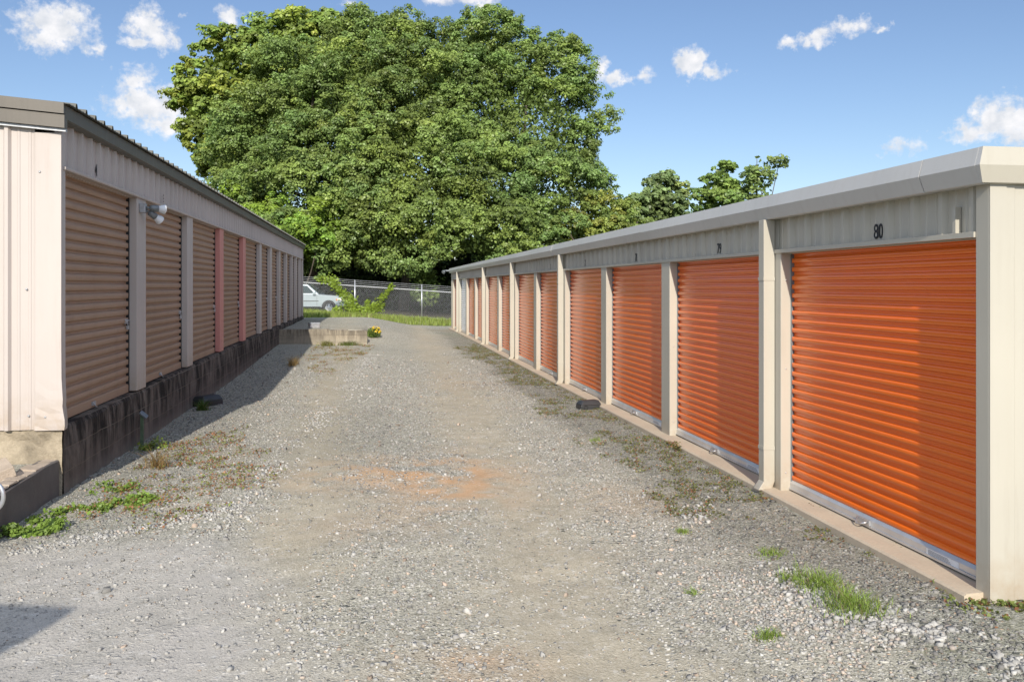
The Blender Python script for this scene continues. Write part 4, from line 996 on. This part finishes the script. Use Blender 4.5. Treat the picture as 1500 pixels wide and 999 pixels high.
# grass tufts
def tuft(px,py,rx,ry,n,h,label,base=(.22,.31,.06),wid=.0022):
    q=gp(px,py,-.07); z0=float(ground_z(q.x,q.y)); t=thing('grass_tuft',label,'grass',(q.x,q.y,z0),0,'grass tufts in the gravel')
    x=q.x+rng.normal(0,rx,n); y=q.y+rng.normal(0,ry,n); hh=h*rng.uniform(.45,1.1,n)*np.exp(-((x-q.x)/rx)**2*.12)
    V,C=blades(x,y,hh,rng.uniform(.4,1.7,n),wid,base); quads('blades',V-np.array(t.location),C,M['blade'],t)
    return t
tuft(1200,860,.085,.13,560,.10,'green grass tuft, left of the two big tufts in the gravel by door 80')
tuft(1252,896,.10,.10,640,.11,'green grass tuft with longest blades, right of the two big tufts by door 80')
tuft(1155,850,.04,.04,200,.05,'tiny dark grass tuft left of the two big tufts')
tuft(1130,812,.06,.06,260,.05,'small flat grass tuft between the drive and door 80')
tuft(1000,775,.03,.03,160,.04,'tiny dark tuft alone on the packed gravel left of door 80')
tuft(1125,932,.05,.025,240,.05,'tiny green tuft low on the gravel at the front of the drive')
tuft(1015,864,.03,.03,100,.04,'faint small tuft amid gravel in the front middle right')
tuft(873,645,.05,.05,140,.05,'small tuft on the gravel below the black bait box')
tuft(232,672,.06,.06,130,.22,'tall dry weed stalks at the shadow edge beside the block base',(.26,.17,.07),.003)
tuft(297,592,.05,.05,160,.2,'green weed beside the black bait box in shade',(.08,.14,.03),.005)
tuft(430,532,.06,.2,200,.25,'dry seeded weeds in the shadow edge left of the drive',(.3,.2,.09),.004)
tuft(478,507,.15,.12,260,.2,'dry grass at the foot of the pale block wall',(.2,.2,.06),.005)
tuft(512,506,.18,.12,300,.18,'green weeds in front of the pale block wall, near its right end',(.15,.19,.05),.006)
# yellow flowering plant at the end of the pale wall
q=gp(548,497,.03); t=thing('flowering_plant','yellow flowering plant at the right end of the pale block wall','plant',(q.x,q.y,float(ground_z(q.x,q.y))))
m=900; u=unit(rng.normal(size=(m,3))); P=u*np.array([.24,.2,.18])*rng.uniform(.3,1.1,(m,1))+np.array([-.02,0,.15]); P=P[P[:,2]>.01]; m=len(P)
quads('leaves',leaf_quads(P,unit(rng.normal(size=(m,3))+np.array([0,-.4,.6])),np.full(m,.035),np.full(m,.02)),np.array([.14,.2,.045])*(1+.25*rng.normal(size=(m,1))).clip(.4,1.6),M['leaf'],t)
m=150; u=unit(rng.normal(size=(m,3))); u[:,2]=np.abs(u[:,2]); P=u*np.array([.19,.16,.20])*rng.uniform(.6,1.15,(m,1))+np.array([.06,0,.17])
quads('blossoms',leaf_quads(P,unit(u+np.array([0,-.5,.5])),np.full(m,.026),np.full(m,.024)),np.array([.72,.50,.03])*(1+.15*rng.normal(size=(m,1))).clip(.6,1.3),M['leaf'],t)
mb=MB(); mb.tube([(0,0,-.02),(.03,0,.3)],.008,5); mb.build('stem',M['green'],t)

# neighbouring canopy, out of frame at the near left: its roof corner shades the gravel there
CP=thing('carport','flat roofed carport out of frame at the near left whose roof corner shades the gravel','carport',(-2.74,-.78,0),-.30)
mb=MB(); mb.box(-3.2,0,-5.5,0,3.35,3.5); mb.build('roof',M['bronze'],CP)
for x,y in ((-3.0,-.3),(-.3,-.9),(-3.0,-5.2),(-.3,-5.2)):
    mb=MB(); mb.box(x-.06,x+.06,y-.06,y+.06,-.2,3.35); mb.build('post',M['dullgalv'],CP)

# ------------------------------------------------------------------ light, sky, camera
SUN=Vector((-1.15,-8.2,4.5)).normalized()
el=math.asin(SUN.z); az=math.atan2(SUN.x,SUN.y)
sd=bpy.data.lights.new('sun','SUN'); sd.energy=3.4; sd.angle=math.radians(.5); sd.color=(1,.93,.82)
so=link('sun',sd,None,(0,-20,30)); so.rotation_euler=(-SUN).to_track_quat('-Z','Y').to_euler()
w=bpy.data.worlds.new('World'); sc.world=w; w.use_nodes=True
T=NT(w); bg=T.n['Background']
sky=T.n.new('ShaderNodeTexSky'); sky.sky_type='NISHITA'; sky.sun_disc=False; sky.sun_elevation=el; sky.sun_rotation=az
sky.air_density=1.0; sky.dust_density=.3; sky.ozone_density=2.2; sky.altitude=200
SKY_STR=.15
d=T.n.new('ShaderNodeTexCoord').outputs['Generated']
sp=T.n.new('ShaderNodeSeparateXYZ'); T.set(sp.inputs[0],d)
azn=T.math('ARCTAN2',sp.outputs[0],sp.outputs[1]); eln=T.math('ARCSINE',sp.outputs[2])
cb=T.n.new('ShaderNodeCombineXYZ'); T.set(cb.inputs[0],azn); T.set(cb.inputs[1],eln)
ae=cb.outputs[0]
wn=T.n.new('ShaderNodeTexNoise'); T.set(wn.inputs['Vector'],ae); wn.inputs['Scale'].default_value=38; wn.inputs['Detail'].default_value=6; wn.inputs['Roughness'].default_value=.6
wv=T.n.new('ShaderNodeVectorMath'); wv.operation='MULTIPLY_ADD'; T.set(wv.inputs[0],wn.outputs[1]); wv.inputs[1].default_value=(.042,.034,0); 
T.set(wv.inputs[2],ae)
off=(.021,.017)
def dirae(px,py):
    v=at(px,py,1.)-Vector((0,0,CZ)); v.normalize(); return math.atan2(v.x,v.y),math.asin(v.z)
clouds=[(78,40,42,28,1.),(105,22,26,17,.9),(60,52,22,16,.9),(215,38,24,20,1.),(235,55,22,18,.9),(200,62,22,10,.75),(138,73,14,9,.8),(200,120,22,20,.8),(215,155,52,24,.95),(185,160,34,16,.75),(250,178,36,18,.85),(245,150,40,24,.8),
        (338,26,20,13,.75),(272,28,9,6,.35),(155,105,10,6,.3),(510,0,18,8,.5),(640,4,22,12,.8),(690,2,40,10,.8),(880,100,12,18,.8),(902,112,20,10,.9),(945,108,16,13,.65),(1010,92,22,19,.95),(1040,103,22,11,.85),(1075,104,12,6,.4),
        (1155,62,18,10,.8),(1195,58,26,11,.85),(1240,42,32,12,.8),(1294,39,13,8,.75),(1330,212,28,13,.65),(1288,228,14,6,.4),(1470,175,40,26,1.),(1430,195,28,14,.85),(1500,190,40,22,.9),(922,247,10,5,.3),
        (1750,140,80,40,.9),(-300,60,90,40,.9),(-160,190,60,30,.8),(1950,330,90,30,.7),(-520,250,100,40,.8)]
fld=None; low=None
for px,py,rx,ry,s in clouds:
    a,e=dirae(px,py); n=T.n.new('ShaderNodeVectorMath'); n.operation='SUBTRACT'; T.set(n.inputs[0],wv.outputs[0]); n.inputs[1].default_value=(a+off[0],e+off[1],0)
    q=T.n.new('ShaderNodeVectorMath'); q.operation='MULTIPLY'; T.l.new(n.outputs[0],q.inputs[0]); q.inputs[1].default_value=(F/(rx*1.75),F/(ry*1.75),0)
    l=T.n.new('ShaderNodeVectorMath'); l.operation='LENGTH'; T.l.new(q.outputs[0],l.inputs[0])
    f=T.math('MULTIPLY',T.math('SUBTRACT',1.,l.outputs['Value'],True),s)
    fld=f if fld is None else T.math('MAXIMUM',fld,f)
nz=T.noise(ae,95,7,.62); 
dens=T.math('ADD',fld,T.math('MULTIPLY',T.math('SUBTRACT',nz,.5),1.05))
gate=T.mr(fld,.02,.14)
cov=T.math('MULTIPLY',T.mr(dens,.26,.62),gate)
cov=T.math('MULTIPLY',cov,T.mr(dens,.2,.7,.55,.97))
shade=T.mix(T.mr(T.noise(ae,60,5),.35,.7),(4.2,4.15,4.2),(3.0,3.15,3.4))
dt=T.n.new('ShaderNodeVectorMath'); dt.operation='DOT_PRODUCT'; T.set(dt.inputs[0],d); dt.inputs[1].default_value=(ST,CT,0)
fill_veil=T.math('MULTIPLY',T.mr(dt.outputs['Value'],.50,-.25),T.mr(T.noise(d,3.5,5,.6),.3,.65,.55,.9))  # bright sky added outside the view to lift the shaded sides
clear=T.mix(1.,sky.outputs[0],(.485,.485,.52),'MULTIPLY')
clear=T.mix(fill_veil,clear,(4.4,5.0,6.2))
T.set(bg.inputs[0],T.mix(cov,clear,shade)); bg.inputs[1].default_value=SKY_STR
w.cycles.sampling_method='MANUAL'; w.cycles.sample_map_resolution=512
cd=bpy.data.cameras.new('camera'); cd.sensor_width=36; cd.lens=F/1500*36; cd.shift_y=-(499.5-HY)/1500; cd.clip_end=3000; cd.clip_start=.05
co=link('camera',cd,None,(0,0,CZ),(PI/2,0,-TH)); sc.camera=co
vs=sc.view_settings; vs.view_transform='Standard'; vs.look='None'; vs.gamma=1; vs.exposure=.68; vs.use_curve_mapping=False
sc.render.engine='CYCLES'; sc.cycles.max_bounces=6; sc.cycles.diffuse_bounces=3; sc.cycles.glossy_bounces=3; sc.cycles.transmission_bounces=3
